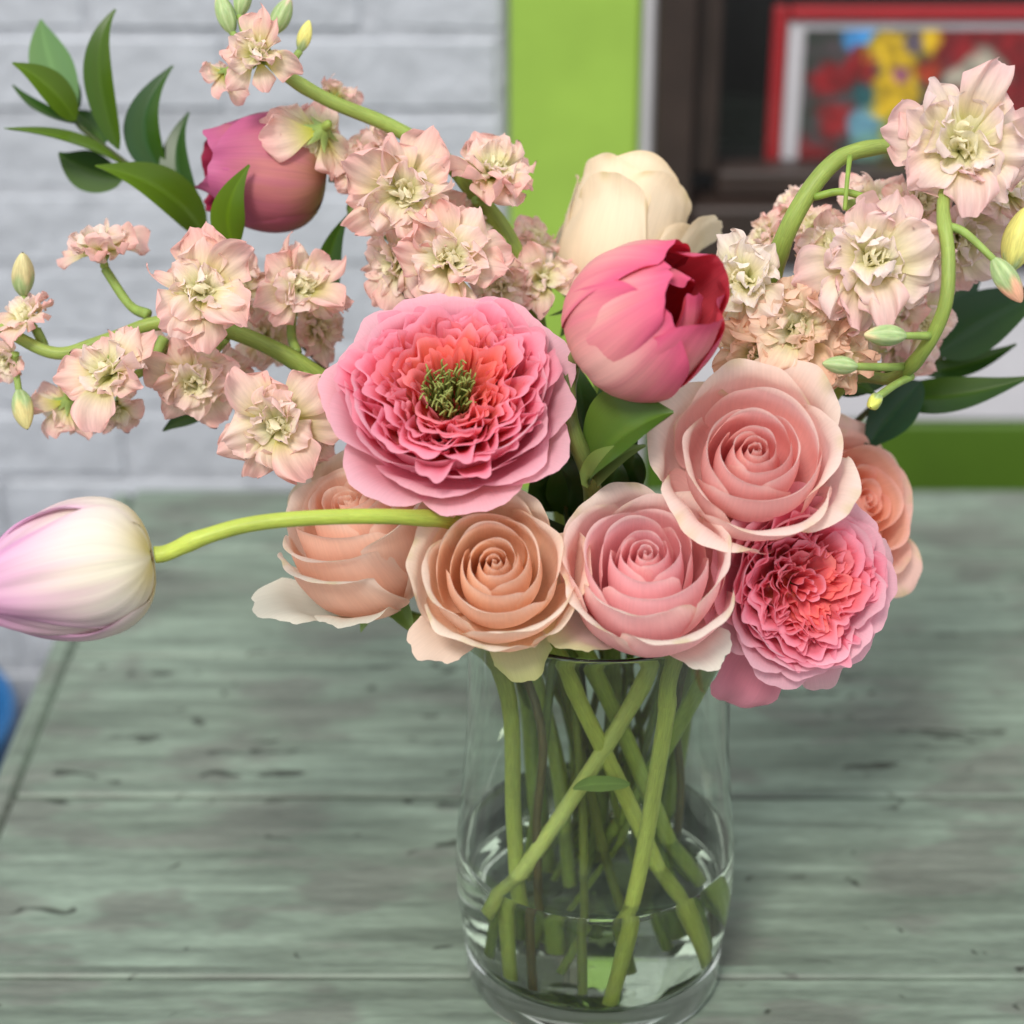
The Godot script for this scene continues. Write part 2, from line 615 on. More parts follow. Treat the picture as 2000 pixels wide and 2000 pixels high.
func make_materials() -> void:
	var vein := streaks(256, 128, 0.965, 4, 0.20, 0.02)
	var soft := streaks(128, 128, 0.93, 8, 0.12, 0.03)
	var fibre := streaks(128, 256, 0.84, 12, 0.10, 0.012)
	var ribs := streaks(256, 128, 0.94, 14, 0.22, 0.012)
	M.petal = flesh(Color.WHITE, 0.55, 1.0, vein, 0.005)
	M.tepal = flesh(Color.WHITE, 0.5, 0.7, ribs, 0.03)
	M.stock = flesh(Color.WHITE, 0.6, 0.9, soft, 0.02)
	M.leaf = flesh(Color.WHITE, 0.30, 0.35, vein, 0.010)
	M.stem = flesh(Color.WHITE, 0.45, 0.0, fibre, 0.02)
	M.stem.subsurf_scatter_enabled = true
	M.stem.subsurf_scatter_strength = 0.08
	M.wall = painted(Color(0.70, 0.722, 0.752), 0.55, 0.93, 2.5, 0.25, 31)
	M.mortar = painted(Color(0.69, 0.71, 0.74), 0.6, 0.93, 3.0, 0.3, 36)
	M.lime = painted(Color(0.57, 0.71, 0.285), 0.45, 0.93, 1.5, 0.03, 41)
	M.green = painted(Color(0.275, 0.40, 0.075), 0.5, 0.9, 1.5, 0.03, 43)
	M.white = painted(Color(0.755, 0.755, 0.78), 0.5, 0.95, 2.0, 0.03, 47)
	M.brown = painted(Color(0.21, 0.165, 0.145), 0.45, 0.8, 2.0, 0.03, 51)
	M.red = painted(Color(0.62, 0.12, 0.15), 0.35, 0.9, 2.0, 0.0, 53)
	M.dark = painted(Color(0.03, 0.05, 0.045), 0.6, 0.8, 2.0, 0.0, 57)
	M.blue = painted(Color(0.16, 0.40, 0.62), 0.3, 0.92, 2.0, 0.02, 59)
	M.paving = painted(Color(0.36, 0.355, 0.35), 0.85, 0.75, 1.2, 0.3, 61)
	var im := table_image()
	var t := StandardMaterial3D.new()
	t.albedo_texture = im[0]
	t.roughness = 0.5
	t.metallic_specular = 0.4
	t.uv1_triplanar = true
	t.uv1_world_triplanar = true
	t.uv1_scale = Vector3(1.0, 1.0, 1.0)
	t.heightmap_enabled = true
	t.heightmap_texture = im[1]
	t.heightmap_scale = 0.10
	M.table = t
	var pr := StandardMaterial3D.new()
	pr.albedo_texture = print_image()
	pr.roughness = 0.6
	M.print = pr
	var g := StandardMaterial3D.new()
	g.albedo_color = Color(0.985, 1.0, 0.985, 0.0)
	g.roughness = 0.0
	g.transparency = BaseMaterial3D.TRANSPARENCY_ALPHA
	g.refraction_enabled = true
	g.refraction_scale = 0.05
	M.glass = g
	var wtr := StandardMaterial3D.new()
	wtr.albedo_color = Color(0.965, 0.985, 0.94, 0.0)
	wtr.roughness = 0.0
	wtr.transparency = BaseMaterial3D.TRANSPARENCY_ALPHA
	wtr.refraction_enabled = true
	wtr.refraction_scale = 0.033
	M.water = wtr
	var pane := StandardMaterial3D.new()
	pane.albedo_color = Color(0.9, 0.93, 0.92, 0.0)
	pane.roughness = 0.02
	pane.metallic_specular = 0.3
	pane.transparency = BaseMaterial3D.TRANSPARENCY_ALPHA
	M.pane = pane


# ---------------------------------------------------------------- flowers
func outer_of(q: float) -> float:
	return sm(0.60, 0.98, q)


func green_sepals(root: Node3D, X: Transform3D, n: int, L: float, W: float, a0: float, a1: float) -> void:
	for k in n:
		var m := blade({"L": L * rnd(0.85, 1.1), "W": W, "a0": a0, "a1": a1 + rnd(-0.2, 0.2), "a2": a1 + rnd(-0.5, 0.3), "cup": 0.3, "pointed": true, "cb": col(120, 150, 70), "cm": col(112, 142, 66), "ce": col(140, 168, 96)})
		obj("sepal", m, M.leaf, root, X * Transform3D(Basis(Vector3.UP, TAU * k / n + rnd(-0.2, 0.2)), Vector3.ZERO))


# a florist's rose: a tight whorl in the middle, then wider and more reflexed petals. X carries the base, the axis and the radius.
func rose_head(root: Node3D, X: Transform3D, pal: Dictionary, o: Dictionary) -> void:
	rng.seed = o.get("seed", 1)
	var open: float = o.get("open", 1.0)
	var high: float = o.get("high", 1.0)
	# each row: petals, first and last rim radius, half width in degrees, rim height, drop of the sides, lip turn, lip length
	var rows := [[6, 0.028, 0.150, 125.0, 0.97, 0.10, 0.35, 0.03], [3, 0.195, 0.245, 94.0, 1.00, 0.22, 0.5, 0.05], [3, 0.325, 0.395, 90.0, 1.00, 0.30, 0.7, 0.07], [3, 0.49, 0.56, 86.0, 0.94, 0.34, 0.9, 0.11],
		[4, 0.66, 0.74, 70.0, 0.78, 0.30, 1.3, 0.20], [o.get("skirt", 4) + 1, 0.79, 0.84, 60.0, 0.56, 0.24, 1.7, 0.32]]
	var lipk: float = o.get("lipk", 1.0)
	var llk: float = o.get("llk", 1.0)
	var oval := rnd(0.0, TAU)
	var th := rnd(0.0, TAU)
	for ri in rows.size():
		var row: Array = rows[ri]
		th += rnd(0.5, 1.0)
		var n: int = row[0]
		for i in n:
			var f := float(i) / maxf(n - 1, 1)
			var rr: float = lerpf(row[1], row[2], f)
			var q := rr / 0.84
			rr = rr * lerpf(1.0, open, q) + rnd(-0.02, 0.02) * sm(0.1, 0.3, q)
			th += (deg_to_rad(137.5) if ri == 0 else TAU / n) + rnd(-0.16, 0.16)
			rr *= 1.0 + 0.07 * cos(2.0 * (th - oval)) * sm(0.15, 0.4, q)
			var h: float = high * (row[4] + o.get("cup", 0.0) * outer_of(q)) + rnd(-0.03, 0.03) * sm(0.1, 0.4, q)
			var hw := deg_to_rad(row[3]) * rnd(0.92, 1.08)
			var outer := sm(0.60, 0.98, q)
			var prof := [Vector2(0.06, 0.0), Vector2(lerpf(0.22, 0.66, q), lerpf(0.1, 0.0, q)), Vector2(rr * lerpf(1.30, 0.98, q) + 0.03, h * lerpf(0.62, 0.45, q)), Vector2(rr, h)]
			var bright := rnd(0.96, 1.04)
			var deep: Color = pal.deep.lerp(pal.mid, sm(0.1, 0.8, q))
			var m := cup_petal({
				"th": th, "hw": hw, "prof": prof, "spiral": lerpf(0.26, 0.05, sm(0.0, 0.8, q)), "vl": lerpf(0.93, 0.74, q), "ll": row[7] * rnd(0.85, 1.15) * lerpf(1.0, llk, outer),
				"lip": (row[6] + rnd(-0.2, 0.3)) * lipk, "w1": lerpf(0.95, 0.72, outer), "side": lerpf(0.2, 1.0, outer) * rnd(0.4, 1.4), "drop": row[5], "dropp": lerpf(2.0, 2.6, outer), "tip": lerpf(0.008, 0.03, outer) * rnd(0.0, 1.3), "tilt": rnd(-0.10, 0.10) * sm(0.15, 0.4, q),
				"ruf": lerpf(0.006, 0.034, sm(0.2, 0.95, q)), "rf": rnd(1.8, 3.6), "ph": rnd(0.0, TAU), "edge": lerpf(0.003, 0.006, outer), "cb": deep * bright, "cm": pal.mid.lerp(pal.pale, outer) * bright, "ce": pal.edge.lerp(pal.rim, outer) * bright,
				"m0": 0.35, "m1": 0.95, "e0": lerpf(0.84, 0.62, outer), "crk": lerpf(0.004, 0.014, outer), "stain": col(216, 204, 150), "st": outer * 0.6, "nu": 31, "nv": 22})
			obj("petal", m, M.petal, root, X)
	green_sepals(root, X * Transform3D(Basis(), Vector3(0, -0.02, 0)), 5, 0.55, 0.11, 1.7, 2.4)
	obj("receptacle", lathe([Vector2(0.001, -0.16), Vector2(0.07, -0.15), Vector2(0.13, -0.06), Vector2(0.14, 0.02), Vector2(0.08, 0.06)], 16), M.stem, root, X)


func head_at(px: float, py: float, d: float, axis: Vector3, rpx: float, up: float, roll: float) -> Transform3D:   # the point seen is up * radius along the axis above the base
	var r := rpx * d / FPX
	var b := basis_y(axis, roll).scaled(Vector3.ONE * r)
	return Transform3D(b, at(px, py, d) - axis * (r * up))


func stem_of(root: Node3D, X: Transform3D, way: Array, r0: float, r1: float, c0: Color, c1: Color, called := "stem", back := 0.35) -> void:
	var pts := []
	for w in way_points(way):
		pts.append(w - root.position)
	pts.append(X.origin - X.basis.y * back - root.position)
	pts.append(X.origin - X.basis.y * 0.02 - root.position)
	var o := obj(called, tube(pts, r0, r1, c0, c1, 8, 12, true, 0.14), M.stem, root)
	o.transform = Transform3D()


func path_stem(root: Node3D, way: Array, r0: float, r1: float, c0: Color, c1: Color, called := "stem", knots := 0.0) -> MeshInstance3D:
	var pts := []
	for w in way_points(way):
		pts.append(w - root.position)
	var o := obj(called, tube(pts, r0, r1, c0, c1, 8, 12, true, knots), M.stem, root)
	o.transform = Transform3D()
	return o


func rose(label: String, X: Transform3D, pal: Dictionary, o: Dictionary, way: Array, bright: Color) -> Node3D:
	var root := thing("rose", label, "rose", in_jar(at(way[0][0], way[0][1], way[0][2])), "roses in the glass vase")
	rose_head(root, X, pal, o)
	loose_petals(root, X, o.get("hang", []))
	stem_of(root, X, way, 0.0039, 0.0035, bright, col(106, 132, 56))
	return root


func round_to(X: Transform3D, dx: float, dy: float) -> float:
	var l := X.basis.inverse() * (R * dx + U * dy)
	return atan2(l.x, l.z)


# loose petals that hang off a head: right, up, half width, rim radius, rim height, colours
func loose_petals(root: Node3D, X: Transform3D, list: Array) -> void:
	for g in list:
		var m := cup_petal({"th": round_to(X, g[0], g[1]), "hw": g[2], "prof": [Vector2(0.08, 0.0), Vector2(0.35, -0.06), Vector2(g[3] * 0.75, minf(g[4], 0.1) * 0.7), Vector2(g[3], g[4])], "vl": 0.68, "ll": g[7] if g.size() > 7 else 0.32, "lip": 0.9, "side": 0.8,
			"drop": 0.22, "dropp": 2.4, "w1": 0.72, "tip": 0.02, "ruf": 0.035, "rf": 3.6, "ph": g[0] * 5.0, "edge": 0.02, "cb": g[5], "cm": g[5], "ce": g[6], "e0": 0.6, "nu": 25, "nv": 20})
		obj("petal", m, M.petal, root, X)


func garden_rose(label: String, X: Transform3D, o: Dictionary, way: Array, bright: Color) -> void:
	var root := thing("garden_rose", label, "rose", in_jar(at(way[0][0], way[0][1], way[0][2])), "ruffled garden roses in the glass vase")
	rng.seed = o.seed
	var flat: float = o.get("flat", 0.0)
	var coral := col(250, 134, 112)
	var pink := col(248, 142, 166)
	var light := col(249, 174, 193)
	var pale := col(251, 200, 214)
	for ring in 4:
		var n: int = [7, 7, 7, 6][ring]
		for k in n:
			var q := ring / 3.0
			var rr := lerpf(0.84, 0.70, q)
			var h := lerpf(0.16, 0.42, q) + rnd(-0.03, 0.03)
			var m := cup_petal({"th": TAU * (k + 0.5 * (ring % 2)) / n + rnd(-0.12, 0.12), "hw": rnd(0.50, 0.62), "prof": [Vector2(0.08, 0.0), Vector2(0.42, lerpf(-0.06, 0.0, q)), Vector2(0.68, lerpf(-0.02, 0.12, q)), Vector2(rr, h)],
				"vl": 0.8, "ll": lerpf(0.22, 0.16, q), "lip": lerpf(0.9, 0.6, q) + rnd(-0.2, 0.2), "side": rnd(-0.2, 0.5), "drop": 0.22, "dropp": 2.4, "ruf": 0.028, "rf": rnd(2.2, 4.0), "ph": rnd(0, TAU), "edge": 0.012,
				"cb": pink, "cm": light, "ce": pale, "m0": 0.35, "m1": 0.85, "e0": 0.7, "nu": 23, "nv": 16})
			obj("petal", m, M.petal, root, X)
	var clusters: int = o.get("clusters", 9)
	for c in clusters:
		var base := TAU * c / clusters + rnd(-0.2, 0.2)
		var phase := rnd(0, TAU)
		var hot := 0.5 + 0.5 * cos(base - o.get("hot", 0.0))
		var layers := 9
		for k in layers:
			var q := float(k) / (layers - 1)
			var rr := lerpf(0.74, 0.24, q) + rnd(-0.03, 0.03)
			phase += rnd(-0.6, 0.9)
			var h := lerpf(0.44, 0.38, q) + 0.08 * sin(q * PI) + rnd(-0.05, 0.05)
			var amp := lerpf(0.072, 0.038, q) * rnd(0.7, 1.5)
			var tone := rnd(0.95, 1.05)
			var warm: float = o.get("warm", 1.0) * clampf(sm(0.05, 0.9, q) * (0.45 + 0.9 * hot), 0.0, 1.0)
			var mid := pink.lerp(coral, warm)
			var edge := light.lerp(pink, 0.2 * q).lerp(coral * 1.1, clampf(sm(0.35, 1.0, q) * (0.3 + 0.6 * hot), 0.0, 0.75))
			var lean := rnd(0.72, 1.0)
			var m := cup_petal({"th": base + rnd(-0.26, 0.26), "hw": rnd(0.26, 0.56) * lerpf(1.0, 1.3, q), "prof": [Vector2(0.06, 0.05), Vector2(rr * 0.62, 0.08), Vector2(rr * lean, h * 0.6), Vector2(rr, h)],
				"vl": 0.86, "ll": rnd(0.06, 0.12), "lip": rnd(0.2, 1.3), "side": rnd(-0.5, 0.6), "drop": 0.2, "dropp": 2.6, "ruf": amp, "rf": rnd(2.4, 4.6), "ph": phase, "edge": 0.014, "tilt": rnd(-0.08, 0.08), "cb": pink.lerp(coral, o.get("warm", 1.0)), "cm": mid * tone, "ce": edge * tone, "m0": 0.4, "m1": 0.85, "e0": 0.80,
				"nu": 31, "nv": 15})
			obj("petal", m, M.petal, root, X)
	# small folded petals that break the rings up into quarters
	for k in o.get("folds", 40):
		var rr := rnd(0.36, 0.70)
		var q := (0.74 - rr) / 0.5
		var th := rnd(0, TAU)
		var warm: float = o.get("warm", 1.0) * clampf(q * (0.5 + 0.8 * (0.5 + 0.5 * cos(th - o.get("hot", 0.0)))), 0.0, 1.0)
		var m := cup_petal({"th": th, "hw": rnd(0.16, 0.30), "prof": [Vector2(0.06, 0.1), Vector2(rr * 0.7, 0.12), Vector2(rr * rnd(0.85, 1.0), 0.28), Vector2(rr, rnd(0.42, 0.53))], "vl": 0.9, "ll": 0.05, "lip": rnd(-0.6, 0.9), "drop": 0.15, "dropp": 3.0,
			"ruf": rnd(0.04, 0.08), "rf": rnd(2.4, 4.0), "ph": rnd(0, TAU), "edge": 0.008, "tilt": rnd(-0.1, 0.1), "cb": coral, "cm": pink.lerp(coral, warm), "ce": light.lerp(coral, warm * 0.6), "m0": 0.4, "m1": 0.85, "e0": 0.8, "nu": 21, "nv": 12})
		obj("petal", m, M.petal, root, X)
	if o.get("styles", 80) == 0:
		for k in 9:
			var m := cup_petal({"th": TAU * k / 9.0 * 2.0 + rnd(-0.3, 0.3), "hw": rnd(0.7, 1.2), "prof": [Vector2(0.02, 0.0), Vector2(0.06, 0.1), Vector2(0.05 + 0.013 * k, 0.25), Vector2(0.04 + 0.018 * k, rnd(0.36, 0.42))], "lip": 0.6, "ll": 0.05, "drop": 0.2, "ruf": 0.02, "rf": 3.0, "ph": rnd(0, TAU), "cb": pink, "cm": pink.lerp(coral, 0.5), "ce": light, "nu": 17, "nv": 12})
			obj("petal", m, M.petal, root, X)
	# the green heart: a brush of curling styles
	var P := []
	var st := SurfaceTool.new()
	st.begin(Mesh.PRIMITIVE_TRIANGLES)
	for k in o.get("styles", 80):
		var a := rnd(0, TAU)
		var r := sqrt(rnd(0, 1)) * 0.19
		var b := Vector3(cos(a) * r * 0.7, 0.2, sin(a) * r * 0.7)
		var t := Vector3(cos(a) * r * 1.15, rnd(0.40, 0.52), sin(a) * r * 1.15)
		var bend := Vector3(rnd(-0.06, 0.06), rnd(-0.03, 0.03), rnd(-0.06, 0.06))
		st.append_from(tube([b, (b + t) * 0.5 + bend * 0.5, t, t + bend], 0.014, 0.006, col(92, 108, 30), col(160, 168, 92), 4, 5), 0, Transform3D())
	if o.get("styles", 80) > 0:
		obj("style_tuft", st.commit(), M.stem, root, X)
	green_sepals(root, X, 5, 0.5, 0.1, 1.8, 2.4)
	obj("receptacle", lathe([Vector2(0.001, -0.13), Vector2(0.07, -0.12), Vector2(0.12, -0.04), Vector2(0.13, 0.02), Vector2(0.08, 0.05)], 16), M.stem, root, X)
	loose_petals(root, X, o.get("hang", []))
	stem_of(root, X, way, 0.0042, 0.0034, bright, col(96, 122, 52))


# a tulip of six tepals; X has the base, the axis and the length of the cup
func tulip_head(root: Node3D, X: Transform3D, o: Dictionary) -> void:
	rng.seed = o.seed
	for ring in 3:
		for k in ([2, 3, 3][ring] if o.get("heart", false) else ([0, 3, 3][ring])):
			var out := ring == 2
			var wide: float = o.wide * [0.80, 0.95, 1.0][ring]
			var rim: float = o.rim * [0.35, 0.82, 1.06][ring] + rnd(-0.03, 0.03)
			var top: float = [0.9, 1.0, o.get("outer_top", 0.95)][ring] + rnd(-0.04, 0.04)
			var rel: float = o.get("relax", 0.0)
			var m := cup_petal({"th": TAU * (k + [0.25, 0.0, 0.5][ring]) / 3.0 + o.get("turn", 0.0) + rnd(-0.12, 0.12), "hw": o.get("hw", 1.20), "spiral": 0.025, "prof": [Vector2(0.035, 0.0), Vector2(wide * 1.12, -0.03), Vector2(wide * 1.15, top * 0.52), Vector2(rim, top * 0.9)],
				"vl": 0.85, "ll": 0.13, "lip": rel + rnd(-0.15, 0.25), "side": rnd(0.0, 0.6), "w0": 0.5, "wm": 0.45, "w1": o.get("w1", 0.72), "drop": o.get("drop", 0.30) * rnd(0.85, 1.2), "dropp": 2.5, "tip": 0.03, "ruf": o.get("ruf", 0.02), "rf": rnd(2.6, 4.2), "ph": rnd(0, TAU), "edge": 0.008, "tilt": rnd(-0.05, 0.05),
				"ridge": o.get("ridge", 0.008), "crk": 0.006, "streak": o.get("streak", 0.35), "cb": o.cb, "cm": o.cm, "ce": o.ce, "cs": o.cs, "sw": o.get("sw", 0.6), "m0": o.get("m0", 0.1), "m1": o.get("m1", 0.55), "e0": o.get("e0", 0.6), "inn": o.inn, "innb": o.innb, "thick": 0.010, "nu": 41, "nv": 26})
			obj("petal", m, M.tepal, root, X)
	if o.has("flare"):
		var m := cup_petal({"th": round_to(X, o.flare[0], o.flare[1]), "hw": 1.0, "prof": [Vector2(0.035, 0.0), Vector2(o.wide * 1.2, -0.05), Vector2(o.wide * 1.2, 0.5), Vector2(o.wide * 1.0, 0.82)], "vl": 0.8, "ll": 0.3, "lip": o.flare[2], "side": 0.6, "w0": 0.5, "wm": 0.45, "w1": 0.6, "drop": 0.25, "tip": 0.03, "ruf": 0.04, "rf": 3.0, "ph": 1.0,
			"cb": o.cb, "cm": o.cm, "ce": o.ce, "cs": o.cs, "sw": 0.6, "m0": 0.1, "m1": 0.55, "e0": 0.6, "inn": o.inn, "innb": o.innb, "thick": 0.012, "nu": 25, "nv": 24})
		obj("petal", m, M.tepal, root, X)


# ---------------------------------------------------------------- stock
var stock_meshes := {}

func make_stock_petals() -> void:
	rng.seed = 55
	var cream := col(253, 247, 216)
	var lime := col(204, 210, 70)
	var looks := {"stock": [col(253, 222, 208), col(252, 205, 198), col(254, 233, 225)], "stock_blush": [col(253, 226, 214), col(251, 213, 211), col(254, 238, 234)], "stock_peach": [col(254, 220, 192), col(253, 207, 180), col(254, 229, 208)], "stock_cream": [col(252, 240, 222), col(252, 234, 226), col(253, 246, 238)]}
	for look in looks:
		var peach: Color = looks[look][0]
		var pinkish: Color = looks[look][1]
		var tip: Color = looks[look][2]
		stock_meshes[look] = []
		for layer in 4:
			stock_meshes[look].append([])
			for k in 8:
				var L: float = [1.0, 0.88, 0.68, 0.48][layer] * rnd(0.88, 1.08)
				var W: float = [0.36, 0.33, 0.25, 0.17][layer] * rnd(0.85, 1.15)
				var a0: float = [0.75, 0.55, 0.35, 0.15][layer]
				var a1: float = [1.45, 1.15, 0.85, 0.55][layer] + rnd(-0.25, 0.25)
				stock_meshes[look][layer].append(blade({"L": L, "W": W, "a0": a0, "a1": a1, "a2": a1 + [0.35, 0.2, -0.2, -0.3][layer] + rnd(-0.6, 0.6), "cup": rnd(-0.4, 0.5), "fold": [0.0, 0.1, 0.35, 0.5][layer] * rnd(-0.3, 1.4), "ruf": [0.085, 0.09, 0.07, 0.04][layer], "rf": rnd(4.0, 7.0), "ph": rnd(0, TAU),
					"tw": rnd(-0.9, 0.9), "edge": 0.022, "nu": 17, "nv": 15, "cb": lime.lerp(cream, 0.12 * layer), "cm": [peach.lerp(cream, 0.25), peach.lerp(cream, 0.7), cream, cream.lerp(lime, 0.12)][layer], "ce": [pinkish, pinkish.lerp(tip, 0.6), tip, cream][layer], "k0": 0.12, "k1": 0.72}))
	# heart of folded small petals
	stock_meshes.heart = []
	for v in 3:
		var st := SurfaceTool.new()
		st.begin(Mesh.PRIMITIVE_TRIANGLES)
		for k in 5:
			var m := blade({"L": rnd(0.2, 0.36), "W": 0.10, "a0": 0.1, "a1": 0.4, "a2": -0.3, "cup": 0.5, "ruf": 0.01, "ph": rnd(0, TAU), "nu": 7, "nv": 8, "cb": lime, "cm": cream.lerp(lime, 0.3), "ce": cream})
			st.append_from(m, 0, Transform3D(Basis(Vector3.UP, TAU * k / 5.0 + rnd(-0.3, 0.3)), Vector3(0, 0.06, 0)))
		stock_meshes.heart.append(st.commit())
	var st2 := SurfaceTool.new()
	st2.begin(Mesh.PRIMITIVE_TRIANGLES)
	for k in 6:
		st2.append_from(blade({"L": 0.5, "W": 0.075, "a0": 0.7, "a1": 0.75, "a2": 1.1, "cup": 0.4, "pointed": true, "nu": 5, "nv": 9, "cb": col(150, 172, 84), "cm": col(138, 162, 88), "ce": col(172, 186, 112)}), 0, Transform3D(Basis(Vector3.UP, TAU * k / 6.0 + rnd(-0.2, 0.2)), Vector3(0, -0.12, 0)))
	st2.append_from(lathe_col([Vector2(0.002, -0.22), Vector2(0.06, -0.2), Vector2(0.09, -0.12), Vector2(0.07, 0.0)], col(150, 172, 84)), 0, Transform3D())
	stock_meshes.calyx = st2.commit()


func lathe_col(prof: Array, c: Color) -> ArrayMesh:
	var P := PackedVector3Array()
	var C := PackedColorArray()
	var T := PackedVector2Array()
	for j in prof.size():
		for i in 10:
			var a := -TAU * i / 10
			P.append(Vector3(prof[j].x * cos(a), prof[j].y, prof[j].x * sin(a)))
			C.append(c)
			T.append(Vector2(i / 10.0, float(j) / prof.size()))
	return net(P, C, T, 10, prof.size(), true)


# f: px, py, depth, radius in px, axis (right, up, towards), tint, petals
func floret(root: Node3D, f: Array) -> void:
	var r: float = 1.02 * f[3] * f[2] / FPX
	var axis := towards(f[4].x, f[4].y, f[4].z)
	var tint: String = f[5]
	var mat: Material = M.stock
	var full: float = f[6] if f.size() > 6 else 1.0
	var X := Transform3D(basis_y(axis, rnd(0, TAU)).scaled(Vector3.ONE * r), at(f[0], f[1], f[2]) - axis * r * 0.3)
	var head := obj("floret", stock_meshes.heart[rng.randi() % 3], mat, root, X)
	var counts := [8, 8, 7, 6]
	for layer in 4:
		var n := int(round(counts[layer] * full))
		var off := rnd(0, TAU)
		for k in n:
			var b := Basis(Vector3.UP, off + TAU * k / n + rnd(-0.3, 0.3)) * Basis(Vector3.RIGHT, rnd(-0.28, 0.22)) * Basis(Vector3.UP, rnd(-0.4, 0.4))
			b = b.scaled(Vector3.ONE * rnd(0.86, 1.16))
			obj("petal", stock_meshes[tint][layer][rng.randi() % 8], mat, head, Transform3D(b, Vector3(0, 0.02 * layer, 0)))
	obj("calyx", stock_meshes.calyx, M.stem, head)
	if f.size() > 7:
		var to: Vector3 = X.affine_inverse() * at(f[7][0], f[7][1], f[7][2])
		obj("pedicel", tube([to, to * 0.5 + Vector3(0, -0.35, 0), Vector3(0, -0.18, 0)], 0.0026 / r, 0.0022 / r, col(150, 178, 90), col(150, 178, 90), 6, 8), M.stem, head)


# a closed bud: green ribbed sepals over pale petals. b: px, py, depth, half length in px, direction, pale share, foot
func bud(root: Node3D, b: Array) -> void:
	var r: float = 1.2 * b[3] * b[2] / FPX
	var axis := towards(b[4].x, b[4].y, b[4].z)
	var X := Transform3D(basis_y(axis, rnd(0, TAU)).scaled(Vector3.ONE * r), at(b[0], b[1], b[2]) - axis * r)
	var share: float = b[5]
	var green := col(150, 178, 116)
	var lightg := col(184, 204, 150)
	var pale: Color = b[6]
	var P := PackedVector3Array()
	var C := PackedColorArray()
	var T := PackedVector2Array()
	var w := 24
	var h := 16
	for j in h:
		var v := float(j) / (h - 1)
		for i in w:
			var a := -TAU * i / w
			var rib := 1.0 + 0.07 * cos(a * 4.0) + 0.03 * cos(a * 8.0)
			var rr := 0.52 * pow(sin(PI * clampf(0.04 + v * 0.95, 0.0, 1.0)), 0.62) * rib * lerpf(1.0, 0.82, v)
			P.append(Vector3(rr * cos(a), 2.0 * v, rr * sin(a)))
			T.append(Vector2(float(i) / w * 2.0, v))
			var c := green.lerp(lightg, 0.5 + 0.5 * cos(a * 8.0))
			C.append(c.lerp(pale, sm(share - 0.12, share + 0.12, v + 0.1 * cos(a * 4.0))))
	var m := obj("bud", net(P, C, T, w, h, true), M.stem, root, X)
	for k in 4:
		obj("sepal", blade({"L": 1.0 + share, "W": 0.36, "a0": 0.75, "a1": -0.1, "a2": -0.25, "cup": 0.5, "pointed": true, "cb": green, "cm": green, "ce": lightg}), M.stem, m, Transform3D(Basis(Vector3.UP, PI / 4 + TAU * k / 4.0), Vector3(0, 0.03, 0)))
	if b.size() > 7:
		var to: Vector3 = X.affine_inverse() * at(b[7][0], b[7][1], b[7][2])
		obj("pedicel", tube([to, to * 0.45 + Vector3(0, -0.5, 0), Vector3(0, 0.05, 0)], 0.0020 / r, 0.0017 / r, col(152, 182, 92), col(156, 184, 98), 6, 8), M.stem, m)


func stock(label: String, seed_: int, way: Array, r0: float, r1: float, florets: Array, buds: Array) -> Node3D:
	var root := thing("stock_stem", label, "stock flower", in_jar(at(way[0][0], way[0][1], way[0][2])), "stock stems in the glass vase")
	rng.seed = seed_
	path_stem(root, way, r0, r1, col(132, 156, 66), col(160, 182, 94), "stem", 0.12)
	for f in florets:
		floret(root, f)
	for b in buds:
		bud(root, b)
	return root


func leaf(root: Node3D, base: Array, mid: Array, tip: Array, wpx: float, face: Vector3, o := {}) -> void:
	var a := at(base[0], base[1], base[2]) - root.position
	var c := at(tip[0], tip[1], tip[2]) - root.position
	var m := at(mid[0], mid[1], mid[2]) - root.position
	var b := m * 2.0 - (a + c) * 0.5
	var l := obj("leaf", leaf_mesh(a, b, c, 1.12 * wpx * mid[2] / FPX, towards(face.x, face.y, face.z), o), M.leaf, root)
	l.transform = Transform3D()


# ---------------------------------------------------------------- the place
func _ready() -> void:
	set_camera_and_light()
	make_materials()
	make_stock_petals()
	build_front()
	build_table()
	build_vase()
	build_flowers()


